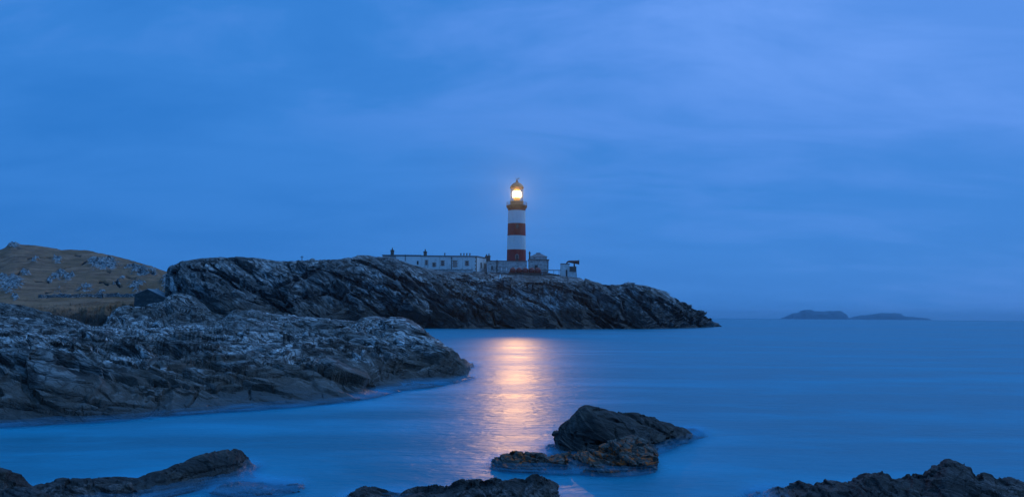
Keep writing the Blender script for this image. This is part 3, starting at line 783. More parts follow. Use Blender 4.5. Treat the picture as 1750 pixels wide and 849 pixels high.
    me.polygons.add(len(Ff)); me.polygons.foreach_set('loop_start', (np.arange(len(Ff)) * 4).astype(np.int32))
    me.polygons.foreach_set('use_smooth', np.ones(len(Ff), bool))
    me.update(); me.materials.append(m2)
    so = bpy.data.objects.new('surf_mist', me); COL.objects.link(so)
    set_attr(so, 'alpha', np.concatenate(As))
    tag(so, 'pale veil of surf around the foot of the near rocks', kind='stuff')
build_sea()

# ---- haze over the sea
def build_haze():
    r, z0, z1 = 9600.0, -3.2, 66.0
    vs_ = [(x, y, z) for z in (z0, z1) for x, y in ((-r, -r), (r, -r), (r, r), (-r, r))]
    m = bpy.data.materials.new('haze_air'); m.use_nodes = True
    t = NT(m.node_tree)
    v = t.n('ShaderNodeVolumePrincipled', {'Color': (0.60, 0.86, 1.0, 1), 'Density': HAZE_DENSITY, 'Anisotropy': 0.82})
    t.n('ShaderNodeOutputMaterial', {'Volume': v.outputs[0]})
    o = mesh_from('haze', vs_, [(3, 2, 1, 0), (4, 5, 6, 7), (0, 1, 5, 4), (1, 2, 6, 5), (2, 3, 7, 6), (3, 0, 4, 7)], m)
    tag(o, 'faint blue evening haze over the sea', kind='stuff')
build_haze()

# ================================================================== BUILDINGS
class MB:
    """collects shapes for ONE mesh; coordinates in metres"""
    def __init__(s): s.v, s.f = [], []
    def add(s, vs_, fs_):
        n = len(s.v); s.v += [tuple(map(float, q)) for q in vs_]; s.f += [tuple(i + n for i in f) for f in fs_]; return s
    def hexa(s, p):   # 4 bottom (ccw from above) + 4 top
        return s.add(p, [(3, 2, 1, 0), (4, 5, 6, 7), (0, 1, 5, 4), (1, 2, 6, 5), (2, 3, 7, 6), (3, 0, 4, 7)])
    def box(s, x0, x1, y0, y1, z0, z1, tx=0.0, ty=0.0):
        return s.hexa([(x0, y0, z0), (x1, y0, z0), (x1, y1, z0), (x0, y1, z0), (x0 + tx, y0 + ty, z1), (x1 - tx, y0 + ty, z1), (x1 - tx, y1 - ty, z1), (x0 + tx, y1 - ty, z1)])
    def prism(s, foot, z0, z1):
        n = len(foot)
        return s.add([(x, y, z0) for x, y in foot] + [(x, y, z1) for x, y in foot],
                     [tuple(range(n - 1, -1, -1)), tuple(range(n, 2 * n))] + [(i, (i + 1) % n, n + (i + 1) % n, n + i) for i in range(n)])
    def lathe(s, prof, c=(0, 0, 0), n=24, caps=True):
        vs_, fs_ = [], []
        for r, z in prof:
            for k in range(n):
                a = 2 * math.pi * k / n
                vs_.append((c[0] + r * math.cos(a), c[1] + r * math.sin(a), c[2] + z))
        m = len(prof)
        for j in range(m - 1):
            for k in range(n):
                fs_.append((j * n + k, j * n + (k + 1) % n, (j + 1) * n + (k + 1) % n, (j + 1) * n + k))
        if caps:
            fs_.append(tuple(range(n - 1, -1, -1))); fs_.append(tuple((m - 1) * n + k for k in range(n)))
        return s.add(vs_, fs_)
    def tube(s, pts, rad, n=10):
        """pts along a path, rad one radius or a list"""
        pts = [Vector(p) for p in pts]
        rad = rad if isinstance(rad, (list, tuple)) else [rad] * len(pts)
        vs_, fs_ = [], []
        for i, p in enumerate(pts):
            d = (pts[min(i + 1, len(pts) - 1)] - pts[max(i - 1, 0)]).normalized()
            u = d.cross(Vector((0, 0, 1)))
            if u.length < 1e-3: u = Vector((1, 0, 0))
            u.normalize(); v = d.cross(u)
            for k in range(n):
                a = 2 * math.pi * k / n
                vs_.append(tuple(p + (u * math.cos(a) + v * math.sin(a)) * rad[i]))
        for i in range(len(pts) - 1):
            for k in range(n):
                fs_.append((i * n + k, i * n + (k + 1) % n, (i + 1) * n + (k + 1) % n, (i + 1) * n + k))
        fs_.append(tuple(range(n - 1, -1, -1))); fs_.append(tuple((len(pts) - 1) * n + k for k in range(n)))
        return s.add(vs_, fs_)
    def wall_with_holes(s, x0, x1, z0, z1, y0, y1, holes):
        """front wall slab from y0 (front) to y1 with rectangular openings (hx0,hx1,hz0,hz1)"""
        xs = sorted({x0, x1, *[h[0] for h in holes], *[h[1] for h in holes]})
        zs = sorted({z0, z1, *[h[2] for h in holes], *[h[3] for h in holes]})
        for a, b in zip(xs[:-1], xs[1:]):
            z_run = None
            for c, d in zip(zs[:-1], zs[1:]):
                mx, mz = (a + b) / 2, (c + d) / 2
                solid = not any(h[0] < mx < h[1] and h[2] < mz < h[3] for h in holes)
                if solid:
                    z_run = (z_run[0], d) if z_run else (c, d)
                if (not solid or d == zs[-1]) and z_run:
                    s.box(a, b, y0, y1, z_run[0], z_run[1]); z_run = None
        return s
    def build(s, name, mat, parent=None, smooth=False):
        o = mesh_from(name, s.v, s.f, mat, parent, False)
        if smooth:
            me = o.data
            me.polygons.foreach_set('use_smooth', [len(p.vertices) == 4 for p in me.polygons])
        return o
def thing(name, label, cat, loc, group=None, rz=0.0):
    o = bpy.data.objects.new(name, None)
    COL.objects.link(o)
    o.location = loc; o.rotation_euler = (0, 0, rz)
    o.empty_display_size = 0.5
    return tag(o, label, cat, group)

def stone_material(name, c1, c2, mortar, sx=0.9, sz=0.38, whitewash=0.0):
    m = bpy.data.materials.new(name); m.use_nodes = True
    t = NT(m.node_tree)
    tc = t.n('ShaderNodeTexCoord').outputs['Object']
    v = t.mapping(tc, scale=(1 / sx, 1 / sx, 1 / sz))
    vo = t.n('ShaderNodeTexVoronoi', {'Vector': v, 'Scale': 1.0})
    ed = t.n('ShaderNodeTexVoronoi', {'Vector': v, 'Scale': 1.0}, feature='DISTANCE_TO_EDGE').outputs[0]
    g = t.n('ShaderNodeSeparateColor', {0: vo.outputs['Color']}).outputs[0]
    c = t.mix(g, c1, c2)
    c = t.mix(t.mapr(ed, 0.03, 0.09, 1, 0), c, mortar)
    c = t.mix(t.math('MULTIPLY', t.mapr(t.noise(tc, 0.9, 6, 0.65), 0.46, 0.6, 0, 1, True), whitewash), c, (0.55, 0.54, 0.52))
    c = t.mix(t.mapr(t.noise(t.mapping(tc, scale=(1, 1, .3)), 1.6, 5, 0.6), 0.52, 0.72, 0, 0.5, True), c, (0.07, 0.065, 0.06))
    b = t.n('ShaderNodeBsdfPrincipled', {'Base Color': c, 'Roughness': 0.9, 'Specular IOR Level': 0.2,
            'Normal': t.n('ShaderNodeBump', {'Strength': 0.8, 'Distance': 0.06, 'Height': ed}).outputs[0]})
    t.n('ShaderNodeOutputMaterial', {'Surface': b.outputs[0]})
    return m
M_WHITE = simple_material('weathered_white_render', (0.72, 0.72, 0.70), 0.85, 0.12, 0.6, dirt=(0.34, 0.31, 0.27))
M_BRIGHT = simple_material('fresh_white_render', (0.85, 0.85, 0.84), 0.8, 0.05, 0.6)
M_QUOIN = simple_material('red_brown_quoin_stone', (0.40, 0.27, 0.22), 0.9, 0.35, 3.0)
M_COPE = simple_material('grey_cope_stone', (0.16, 0.15, 0.14), 0.9, 0.3, 1.5)
M_DARK = simple_material('dark_iron', (0.03, 0.03, 0.032), 0.55, 0.2, 3.0)
M_PANE = simple_material('dark_window_glass', (0.012, 0.014, 0.018), 0.12, 0.1, 1.0, bump=0.0, spec=0.6)
M_BOARD = simple_material('faded_board', (0.42, 0.33, 0.31), 0.85, 0.15, 2.0)
M_STACK = simple_material('chimney_render', (0.10, 0.095, 0.085), 0.9, 0.4, 1.2)
M_STONE = stone_material('rubble_stone', (0.16, 0.155, 0.15), (0.50, 0.49, 0.47), (0.50, 0.49, 0.47), whitewash=0.55)
M_STONE2 = stone_material('brown_rubble', (0.07, 0.06, 0.05), (0.20, 0.17, 0.14), (0.10, 0.09, 0.08))
M_STONE3 = stone_material('drystone', (0.10, 0.10, 0.10), (0.36, 0.35, 0.34), (0.02, 0.02, 0.02), 0.6, 0.3)
M_HORNW = stone_material('patched_white_render', (0.50, 0.50, 0.49), (0.74, 0.74, 0.72), (0.60, 0.60, 0.59), 1.2, 0.8, 0.3)
M_REDP = simple_material('red_brown_tank_paint', (0.20, 0.018, 0.014), 0.6, 0.35, 1.2, dirt=(0.05, 0.02, 0.015))
M_SLATE = simple_material('slate', (0.14, 0.15, 0.16), 0.7, 0.3, 2.5)

# ---- lighthouse ---------------------------------------------------
LD = 290.0
def LZ(py): return XZ(882.5, py, LD)[1]
LX = XZ(882.5, 440, LD)[0]
def tower_material():
    m = bpy.data.materials.new('banded_tower_paint'); m.use_nodes = True
    t = NT(m.node_tree)
    tc = t.n('ShaderNodeTexCoord').outputs['Object']
    z = t.n('ShaderNodeSeparateXYZ', {0: tc}).outputs[2]
    n1 = t.noise(t.mapping(tc, scale=(1, 1, 0.18)), 1.4, 6, 0.6)
    n2 = t.noise(tc, 0.8, 5, 0.6)
    # joints between painted masonry courses
    cz = t.math('FRACT', t.math('MULTIPLY', z, 1.6))
    joint = t.mapr(cz, 0.0, 0.10, 1.0, 0.0)
    white = t.mix(t.math('MULTIPLY', t.mapr(n1, 0.5, 0.75, 0, 1, True), 0.55), (0.66, 0.66, 0.65), (0.42, 0.37, 0.32))
    red = t.mix(t.mapr(n1, 0.35, 0.7, 0, 1, True), (0.32, 0.007, 0.014), (0.21, 0.012, 0.016))
    red = t.mix(t.math('MULTIPLY', t.mapr(n2, 0.55, 0.7, 0, 1, True), 0.4), red, (0.30, 0.07, 0.05))
    band = None
    for a, b in ((447 + 30, 427), (403.3, 382.5), (360.5, 350.0)):
        za, zb_ = LZ(a) - TB, LZ(b) - TB
        q = t.math('MULTIPLY', t.math('GREATER_THAN', z, za), t.math('LESS_THAN', z, zb_))
        band = q if band is None else t.math('MAXIMUM', band, q)
    c = t.mix(band, white, red)
    c = t.mix(t.math('MULTIPLY', joint, 0.28), c, (0.12, 0.09, 0.08))
    b = t.n('ShaderNodeBsdfPrincipled', {'Base Color': c, 'Roughness': 0.62, 'Specular IOR Level': 0.3,
            'Normal': t.n('ShaderNodeBump', {'Strength': 0.5, 'Distance': 0.03, 'Height': t.math('SUBTRACT', n1, joint)}).outputs[0]})
    t.n('ShaderNodeOutputMaterial', {'Surface': b.outputs[0]})
    return m
TB = ground_z(LX, LD, ['headland']) - 0.6
lh = thing('lighthouse', 'tall round lighthouse with red and white bands and a lit lamp behind the white cottages', 'lighthouse', (LX, LD, TB))
def lz(py): return LZ(py) - TB
r_of = lambda py: 3.05 + (py - 360) * (3.42 - 3.05) / 87.0
prof = [(r_of(475), 0.0)] + [(r_of(py), lz(py)) for py in (470, 460, 447, 437, 427, 415, 403, 392, 382, 371, 362)]
prof += [(3.04, lz(360.2)), (3.12, lz(359.6)), (3.10, lz(357)), (3.22, lz(355.5)), (3.5, lz(354.2))]
MB().lathe(prof, n=48).build('tower', tower_material(), lh, True)
g = MB().lathe([(3.50, lz(354.2) + .002), (3.66, lz(353.6)), (3.70, lz(352.2)), (3.70, lz(351.6)), (2.2, lz(351.5))], n=48)
for k in range(16):     # corbels under the deck
    a = 2 * math.pi * k / 16
    x, y = math.cos(a), math.sin(a)
    g.tube([(3.05 * x, 3.05 * y, lz(357.5)), (3.58 * x, 3.58 * y, lz(354.0))], 0.13, 6)
M_GAL = simple_material('gallery_red_brown_paint', (0.12, 0.014, 0.014), 0.6, 0.2, 2.0)
g.build('gallery', M_GAL, lh)
rl = MB()
zt = lz(351.6)
for k in range(28):
    a = 2 * math.pi * k / 28
    x, y = 3.58 * math.cos(a), 3.58 * math.sin(a)
    rl.tube([(x, y, zt), (x, y, zt + 1.15)], 0.035, 5)
for h in (0.4, 0.78, 1.15):
    rl.tube([(3.58 * math.cos(2 * math.pi * k / 36), 3.58 * math.sin(2 * math.pi * k / 36), zt + h) for k in range(37)], 0.03, 5)
rl.build('railing', M_DARK, lh)
zm, zg0, zg1 = lz(351.5), lz(344.5), lz(322)
mur = MB().lathe([(2.35, zm + .01), (2.35, zg0 - 0.1), (2.48, zg0 - 0.05), (2.48, zg0)], n=24)
mur.build('lantern_base', simple_material('lantern_base_paint', (0.35, 0.28, 0.22), 0.6, 0.15, 2.0), lh, True)
bars = MB()
nb = 16
def lp(k, z, r=2.22): return (r * math.cos(2 * math.pi * k / nb), r * math.sin(2 * math.pi * k / nb), z)
hN = 4
for k in range(nb):          # lattice of slanting astragals
    for j in range(hN):
        za, zb_ = zg0 + (zg1 - zg0) * j / hN, zg0 + (zg1 - zg0) * (j + 1) / hN
        s_ = 0.5 * (j % 2)
        bars.tube([lp(k + s_, za), lp(k + 0.5 - s_, zb_)], 0.035, 4)
        bars.tube([lp(k + s_, za), lp(k - 0.5 - s_ + (2 * s_ if s_ else 0) + (0 if not s_ else 0), zb_)] if not s_ else [lp(k + s_, za), lp(k + 1, zb_)], 0.035, 4)
for z in (zg0 + .05, zg1):
    bars.tube([lp(k, z) for k in range(nb + 1)], 0.07, 5)
bars.build('lantern_frame', M_DARK, lh)
gm = bpy.data.materials.new('lantern_glass'); gm.use_nodes = True
t = NT(gm.node_tree)
t.n('ShaderNodeOutputMaterial', {'Surface': t.n('ShaderNodeMixShader', {0: t.n('ShaderNodeMath', {0: t.n('ShaderNodeFresnel', {'IOR': 1.3}).outputs[0], 1: 0.5}, operation='MULTIPLY').outputs[0],
    1: t.n('ShaderNodeBsdfTransparent', {'Color': (0.97, 0.97, 0.95, 1)}).outputs[0], 2: t.n('ShaderNodeBsdfGlossy', {'Roughness': 0.05}).outputs[0]}).outputs[0]})
MB().lathe([(2.15, zg0 + .08), (2.15, zg1 - .08)], n=16, caps=False).build('lantern_glazing', gm, lh)
def lens_material():
    # bull's-eye belt in the middle burns white, the prisms above and below are a dimmer amber
    m = bpy.data.materials.new('lit_fresnel_lens'); m.use_nodes = True
    t = NT(m.node_tree)
    z = t.n('ShaderNodeSeparateXYZ', {0: t.n('ShaderNodeTexCoord').outputs['Object']}).outputs[2]
    dz = t.math('ABSOLUTE', t.math('SUBTRACT', z, lz(332.5)))
    core = t.mapr(dz, 0.55, 1.5, 1.0, 0.0, True)
    rings = t.math('ADD', 0.75, t.math('MULTIPLY', 0.25, t.math('SINE', t.math('MULTIPLY', z, 22.0))))
    c = t.mix(core, (1.0, 0.42, 0.09), (1.0, 0.74, 0.40))
    st = t.math('MULTIPLY', rings, t.math('ADD', 1.1, t.math('MULTIPLY', core, 24.0)))
    t.n('ShaderNodeOutputMaterial', {'Surface': t.n('ShaderNodeEmission', {'Color': c, 'Strength': st}).outputs[0]})
    return m
def emitter(name, col, s):
    m = bpy.data.materials.new(name); m.use_nodes = True
    t = NT(m.node_tree)
    t.n('ShaderNodeOutputMaterial', {'Surface': t.n('ShaderNodeEmission', {'Color': (*col, 1), 'Strength': s}).outputs[0]})
    return m
zc = lz(332.5)
MB().lathe([(0.35, zc - 2.3), (1.0, zc - 2.1), (1.35, zc - 1.4), (1.48, zc - 0.6), (1.54, zc), (1.48, zc + 0.6), (1.35, zc + 1.3), (0.95, zc + 1.95), (0.3, zc + 2.2)], n=24).build('lens', lens_material(), lh, True)
MB().lathe([(0.4, zm + 0.02), (0.4, zc - 2.3)], n=12).build('lens_pedestal', M_DARK, lh)
dome = MB().lathe([(2.42, zg1 + .07), (2.5, zg1 + 0.2), (2.42, zg1 + 0.4), (2.15, zg1 + 0.95), (1.7, zg1 + 1.45), (1.1, zg1 + 1.85), (0.5, zg1 + 2.1), (0.42, zg1 + 2.25), (0.45, zg1 + 2.4), (0.2, zg1 + 2.55)], n=32)
dm = dome.build('dome', simple_material('dome_copper_brown', (0.11, 0.032, 0.018), 0.5, 0.3, 2.0), lh, True)
MB().lathe([(0.05, zg1 + 2.5), (0.30, zg1 + 2.65), (0.36, zg1 + 2.85), (0.28, zg1 + 3.05), (0.05, zg1 + 3.15), (0.04, zg1 + 3.7)], n=16).build('finial', M_DARK, dm, True)
MB().box(-0.75, 0.75, -0.03, 0.03, zg1 + 3.45, zg1 + 3.55).box(0.45, 0.85, -0.025, 0.025, zg1 + 3.32, zg1 + 3.68).build('weather_vane', M_DARK, dm)
# tower window and its surround
wx = XZ(883.5, 440, LD)[0] - LX
def arch(mb, x, z0, wd, h, y0, y1):
    pts = [(-wd / 2, 0), (wd / 2, 0), (wd / 2, h - wd / 2)] + [(wd / 2 * math.cos(a), h - wd / 2 + wd / 2 * math.sin(a)) for a in (0.5, 1.05, 1.57, 2.1, 2.64)] + [(-wd / 2, h - wd / 2)]
    n = len(pts)
    mb.add([(x + a, y0, z0 + b) for a, b in pts] + [(x + a, y1, z0 + b) for a, b in pts],
           [tuple(range(n)), tuple(range(2 * n - 1, n - 1, -1))] + [(i, n + i, n + (i + 1) % n, (i + 1) % n) for i in range(n)])
    return mb
for (py, nm) in ((443.4, 0), (392.0, 1)):
    rr_ = r_of(py)
    fr_ = arch(MB(), wx, lz(py), 1.25, 1.75, -rr_ - 0.10, -rr_ + 0.5).build('window', simple_material('window_surround_paint', (0.36, 0.22, 0.19), 0.8, 0.2, 2.0) if nm == 0 else M_GAL, lh)
    arch(MB(), wx, lz(py) + 0.25, 0.72, 1.2, -rr_ - 0.13, -rr_ - 0.09).build('pane', M_PANE, fr_)
    if nm == 0: arch(MB(), wx, lz(452), 1.0, 2.1, -r_of(452) - 0.12, -r_of(452) + .4).build('door', M_DARK, lh)
# light of the lamp: the lens throws it out to sea and towards the bay
sp = bpy.data.lights.new('lamp_beam', 'SPOT')
sp.energy = LAMP_W
sp.color = (1.0, 0.50, 0.18)
sp.spot_size = math.radians(24); sp.spot_blend = 1.0
sp.shadow_soft_size = 0.35
spo = bpy.data.objects.new('lamp_beam', sp); COL.objects.link(spo)
spo.parent = lh
spo.location = (0, -1.75, zc)
tgt = Vector((0, 0, 0)) - Vector((LX, LD, TB + zc)) + Vector((0, -140, 0))
spo.rotation_euler = tgt.to_track_quat('-Z', 'Y').to_euler()
pt = bpy.data.lights.new('lamp_bulb', 'POINT')
pt.energy = 1400; pt.color = (1.0, 0.50, 0.22); pt.shadow_soft_size = 0.4
pto = bpy.data.objects.new('lamp_bulb', pt); COL.objects.link(pto); pto.parent = lh; pto.location = (0, -1.85, zc + 0.4)

# ---- window helper for cottages ------------------------------------
def window(parent, xc, zc_, w_, h_, y, quoin=True, pane_mat=None, surround=0.30, cross=True):
    """opening trim in wall whose front face is at local y"""
    f = MB()
    if quoin:
        n = 5
        for k in range(n):
            s_ = surround * (1.25 if k % 2 == 0 else 0.65)
            z0 = zc_ - h_ / 2 - 0.12 + k * (h_ + 0.34) / n
            z1 = z0 + (h_ + 0.34) / n - 0.012
            f.box(xc - w_ / 2 - s_, xc - w_ / 2 + 0.01, y - 0.05, y + 0.1, z0, z1)
            f.box(xc + w_ / 2 - 0.01, xc + w_ / 2 + s_, y - 0.05, y + 0.1, z0, z1)
        f.box(xc - w_ / 2 + .012, xc + w_ / 2 - .012, y - 0.052, y + 0.1, zc_ + h_ / 2, zc_ + h_ / 2 + 0.26)
        f.box(xc - w_ / 2 + .012, xc + w_ / 2 - .012, y - 0.10, y + 0.1, zc_ - h_ / 2 - 0.2, zc_ - h_ / 2)
    else:
        f.box(xc - w_ / 2 - .15, xc + w_ / 2 + .15, y - 0.06, y + 0.1, zc_ - h_ / 2 - 0.15, zc_ - h_ / 2)
        f.box(xc - w_ / 2 - .1, xc - w_ / 2, y - .04, y + .1, zc_ - h_ / 2, zc_ + h_ / 2).box(xc + w_ / 2, xc + w_ / 2 + .1, y - .04, y + .1, zc_ - h_ / 2, zc_ + h_ / 2)
        f.box(xc - w_ / 2 - .1, xc + w_ / 2 + .1, y - 0.04, y + 0.1, zc_ + h_ / 2, zc_ + h_ / 2 + 0.12)
    wo = f.build('window', M_QUOIN if quoin else M_COPE, parent)
    MB().box(xc - w_ / 2, xc + w_ / 2, y + 0.16, y + 0.2, zc_ - h_ / 2, zc_ + h_ / 2).build('pane', pane_mat or M_PANE, wo)
    if cross and pane_mat is None:
        MB().box(xc - 0.035, xc + 0.035, y + 0.10, y + 0.155, zc_ - h_ / 2, zc_ + h_ / 2).box(xc - w_ / 2, xc - 0.036, y + 0.10, y + 0.155, zc_ - 0.03, zc_ + 0.03).box(xc + .036, xc + w_ / 2, y + 0.10, y + 0.155, zc_ - 0.03, zc_ + 0.03).build('sash', M_BOARD, wo)
    return wo
def chimney(parent, xc, y, z0, z1, w_, pots=1, pot_h=0.75):
    c = MB().box(xc - w_ / 2, xc + w_ / 2, y - 0.45, y + 0.45, z0, z1 - 0.35).box(xc - w_ / 2 - .12, xc + w_ / 2 + .12, y - .57, y + .57, z1 - .35, z1 - .1).box(xc - w_ / 2 + .02, xc + w_ / 2 - .02, y - .43, y + .43, z1 - .1, z1 + .05)
    co = c.build('chimney', M_STACK, parent)
    for k in range(pots):
        px_ = xc + (k - (pots - 1) / 2) * 0.6
        MB().lathe([(0.2, z1 + .05), (0.17, z1 + pot_h * .7), (0.24, z1 + pot_h * .75), (0.22, z1 + pot_h)], c=(px_, y, 0), n=10).build('pot', M_STACK, co)
    return co
def vent(parent, xc, y, z0, z1):
    MB().lathe([(0.17, z0), (0.17, z1 - .38), (0.25, z1 - .32), (0.25, z1 - .12), (0.12, z1)], c=(xc, y, 0), n=8).build('vent_pipe', M_STACK, parent)

# ---- main keepers' house ------------------------------------------
D1 = 274.0
hx0, hz0 = XZ(718.5, 463.5, D1)
kh = thing('keepers_house', 'long flat-roofed white house with brown stone window surrounds left of the lighthouse', 'house', (hx0, D1, hz0))
def L(px, py, d=D1):
    x, z = XZ(px, py, d)
    return x - hx0, z - hz0
W1 = L(815, 450)[0]
TOP = L(770, 438.3)[1]
wins = []
for (px, py, w_, h_) in ((728.8, 448.6, 2.4, 6.8), (742, 452.2, 3.8, 5.4), (756.4, 449.6, 3.8, 7.4), (777.5, 450.6, 4.6, 9.4), (798, 449.8, 4.0, 6.8)):
    x, z = L(px, py); s_ = D1 / F
    wins.append((x, z, w_ * s_, h_ * s_))
holes = [(x - w_ / 2, x + w_ / 2, z - h_ / 2, z + h_ / 2) for x, z, w_, h_ in wins]
sk = 3.3                      # the gable end runs back and to the right
DEP = 9.5
body = MB().wall_with_holes(0, W1, 0, TOP, 0, 0.5, holes)
body.prism([(0, 0.5), (W1, 0.5), (W1 + sk, DEP), (0, DEP)], 0, TOP)
body.prism([(W1, 0), (W1 + sk * 1.0, DEP), (W1, 0.5)], 0, TOP)
body.build('wall', M_WHITE, kh)
q = MB().box(W1 - .3, W1 + .02, -.02, .1, 0, TOP - .02)
for k in range(8):            # corner quoins
    s_ = 0.62 if k % 2 else 0.36
    q.box(W1 - s_, W1 + 0.03, -0.03, 0.18, k * TOP / 8, (k + 1) * TOP / 8 - 0.02)
q.build('quoin', M_QUOIN, kh)
MB().prism([(-0.15, -0.18), (W1 + 0.1, -0.18), (W1 + sk + 0.2, DEP + 0.1), (-0.15, DEP + 0.1)], TOP, TOP + 0.32).build('parapet', M_COPE, kh)
for k, (x, z, w_, h_) in enumerate(wins):
    window(kh, x, z, w_, h_, 0, True, M_BOARD if k == 3 else None)
    if k == 3: kh.children[-1]['label'] = 'boarded pale doorway between two dark windows'
MB().tube([(L(771.8, 450)[0], -0.12, L(771.8, 459.5)[1]), (L(771.8, 450)[0], -0.12, L(771.8, 441)[1])], 0.11, 8).box(L(771.8, 450)[0] - .2, L(771.8, 450)[0] + .2, -.3, -.004, L(0, 441.2)[1] * 0 + L(771.8, 441)[1], L(771.8, 439.6)[1]).build('drainpipe', M_DARK, kh)
gdir = Vector((sk, DEP, 0)).normalized(); gn = Vector((DEP, -sk, 0)).normalized()
for f_ in (0.38, 0.74):        # tall windows on the gable end
    b_ = Vector((W1, 0, 0)) + Vector((sk, DEP, 0)) * f_
    v8 = []
    for z in (1.4, 3.3):
        for (s1, o1) in ((-0.45, 0.06), (0.45, 0.06), (0.45, -0.1), (-0.45, -0.1)):
            p_ = b_ + gdir * s1 + gn * o1
            v8.append((p_.x, p_.y, z))
    wo = MB().hexa(v8).build('gable_window', M_PANE, kh)
chimney(kh, L(724.6, 430)[0], 4.0, TOP + .32, L(724.6, 428)[1], 1.05)
for px in (759.4, 786.7, 792, 797, 802.3):
    vent(kh, L(px, 430)[0], 3.0 if px > 760 else 2.0, TOP + .32, L(px, 431.2)[1])
chimney(kh, W1 + sk - 0.4, DEP - 0.8, TOP - 1.0, L(829.7, 434.6)[1] + .1, 0.8, pot_h=0.6)

# ---- far left house (mostly behind the rise) ----------------------
D2 = 282.0
ax0, az0 = XZ(653.8, 452, D2)
lh2 = thing('keepers_house', 'far left white house mostly hidden behind the rock rise, chimney near its left end', 'house', (ax0, D2, az0))
def L2(px, py):
    x, z = XZ(px, py, D2)
    return x - ax0, z - az0
wA, wB, T2 = L2(677, 440)[0], L2(719.4, 440)[0], L2(690, 437)[1]
MB().box(0, wA, 0.6, 9, 0, T2).build('wall', M_WHITE, lh2)
MB().box(wA + .003, wB, 0, 8.5, -2.2, T2 - 0.12).build('annex_wall', M_BRIGHT, lh2)
MB().box(-0.15, wB + .1, -0.2, 9.2, T2 + .003, T2 + 0.32).build('parapet', M_COPE, lh2)
chimney(lh2, L2(667.6, 430)[0], 4, T2 + .32, L2(667.6, 425.6)[1], 1.1)
MB().tube([(L2(692.8, 440)[0], -0.3, L2(0 + 692.8, 446)[1]), (L2(692.8, 440)[0], -0.3, T2 + 0.5)], 0.10, 8).build('drainpipe', M_DARK, lh2)
MB().box(L2(712.5, 445)[0], L2(715.3, 445)[0], -0.06, 0.05, L2(714, 452)[1], L2(714, 445.8)[1]).build('door', M_DARK, lh2)

# ---- link chimney block and stone outbuilding ---------------------
D3 = 276.0
sx0, sz0 = XZ(833.5, 468, D3)
so = thing('stone_outbuilding', 'low flat-topped rubble stone building in front of the lighthouse base', 'outbuilding', (sx0, D3, sz0))
def L3(px, py, d=D3):
    x, z = XZ(px, py, d)
    return x - sx0, z - sz0
w3, T3 = L3(900.5, 450)[0], L3(866, 446.4)[1]
hs = []
for (px, py, w_, h_) in ((841, 457.5, 2.2, 6), (857, 459.5, 3.2, 6.5), (865.6, 459.5, 3.2, 6.5)):
    x, z = L3(px, py); s_ = D3 / F
    hs.append((x, z, w_ * s_, h_ * s_))
MB().wall_with_holes(0, w3, 0, T3, 0, 0.5, [(x - a / 2, x + a / 2, z - b / 2, z + b / 2) for x, z, a, b in hs]).box(0, w3, .5, 7, 0, T3).build('wall', M_STONE, so)
MB().box(-.1, w3 + .1, -0.15, 7.1, T3, T3 + 0.22).build('coping', M_COPE, so)
for k, (x, z, a, b) in enumerate(hs):
    window(so, x, z, a, b, 0, False, M_BRIGHT if k else None, cross=False)
x = L3(849.3, 450)[0]
MB().tube([(x, -.18, L3(849, 467)[1]), (x, -.18, L3(849, 444.8)[1])], 0.16, 8).box(x - .3, x + .3, -.35, -.004, L3(849, 446.2)[1], L3(849, 444.4)[1]).build('drainpipe', M_DARK, so)
chimney(so, L3(835.2, 440)[0], 2.2, T3 - .5, L3(835.2, 436)[1], 0.95, pot_h=0.65)

# ---- engine house ---------------------------------------------------
D4 = 279.0
ex0, ez0 = XZ(903.6, 464, D4)
eh = thing('engine_house', 'square stone engine house with a cornice and low pedimented top right of the lighthouse', 'building', (ex0, D4, ez0))
def L4(px, py):
    x, z = XZ(px, py, D4)
    return x - ex0, z - ez0
w4, T4 = L4(937.4, 450)[0], L4(920, 444.3)[1]
MB().box(0, w4, 0, 7, 0, T4).build('wall', M_STONE, eh)
MB().box(-0.22, w4 + 0.25, -0.25, 7.2, T4, T4 + 0.28).build('cornice', M_COPE, eh)
xa, xb, xm = L4(906, 440)[0], L4(935, 440)[0], L4(920.4, 440)[0]
T5, T6 = L4(920, 438.3)[1], L4(920, 432.6)[1]
MB().box(xa, xb, 0.5, 6.5, T4 + .28, T5).build('upper_wall', M_STONE, eh)
m_ = MB()
m_.add([(xa - .15, 0.35, T5), (xb + .15, 0.35, T5), (xb + .15, 6.7, T5), (xa - .15, 6.7, T5), (xm - 1.0, 1.6, T6 - .1), (xm + 1.0, 1.6, T6 - .1), (xm + 1.0, 5.2, T6 - .1), (xm - 1.0, 5.2, T6 - .1)],
       [(3, 2, 1, 0), (4, 5, 6, 7), (0, 1, 5, 4), (1, 2, 6, 5), (2, 3, 7, 6), (3, 0, 4, 7)])
ro = m_.build('roof', M_SLATE, eh)
MB().box(xm - .75, xm + .75, 1.9, 4.6, T6 - .098, T6 + .28).build('roof_vent', M_STACK, ro)
chimney(eh, L4(905.2, 440)[0], 1.6, T4 + .28, L4(905.2, 430.8)[1], 0.5, pot_h=0.4)
x = L4(936.6, 450)[0]
MB().tube([(x, -.12, L4(936, 461)[1]), (x, -.12, T4)], 0.12, 8).build('drainpipe', M_DARK, eh)
x = L4(914, 452)[0]
MB().box(x, x + 1.0, -0.04, 0.1, L4(914, 461)[1], L4(914, 453)[1]).build('door', M_DARK, eh)

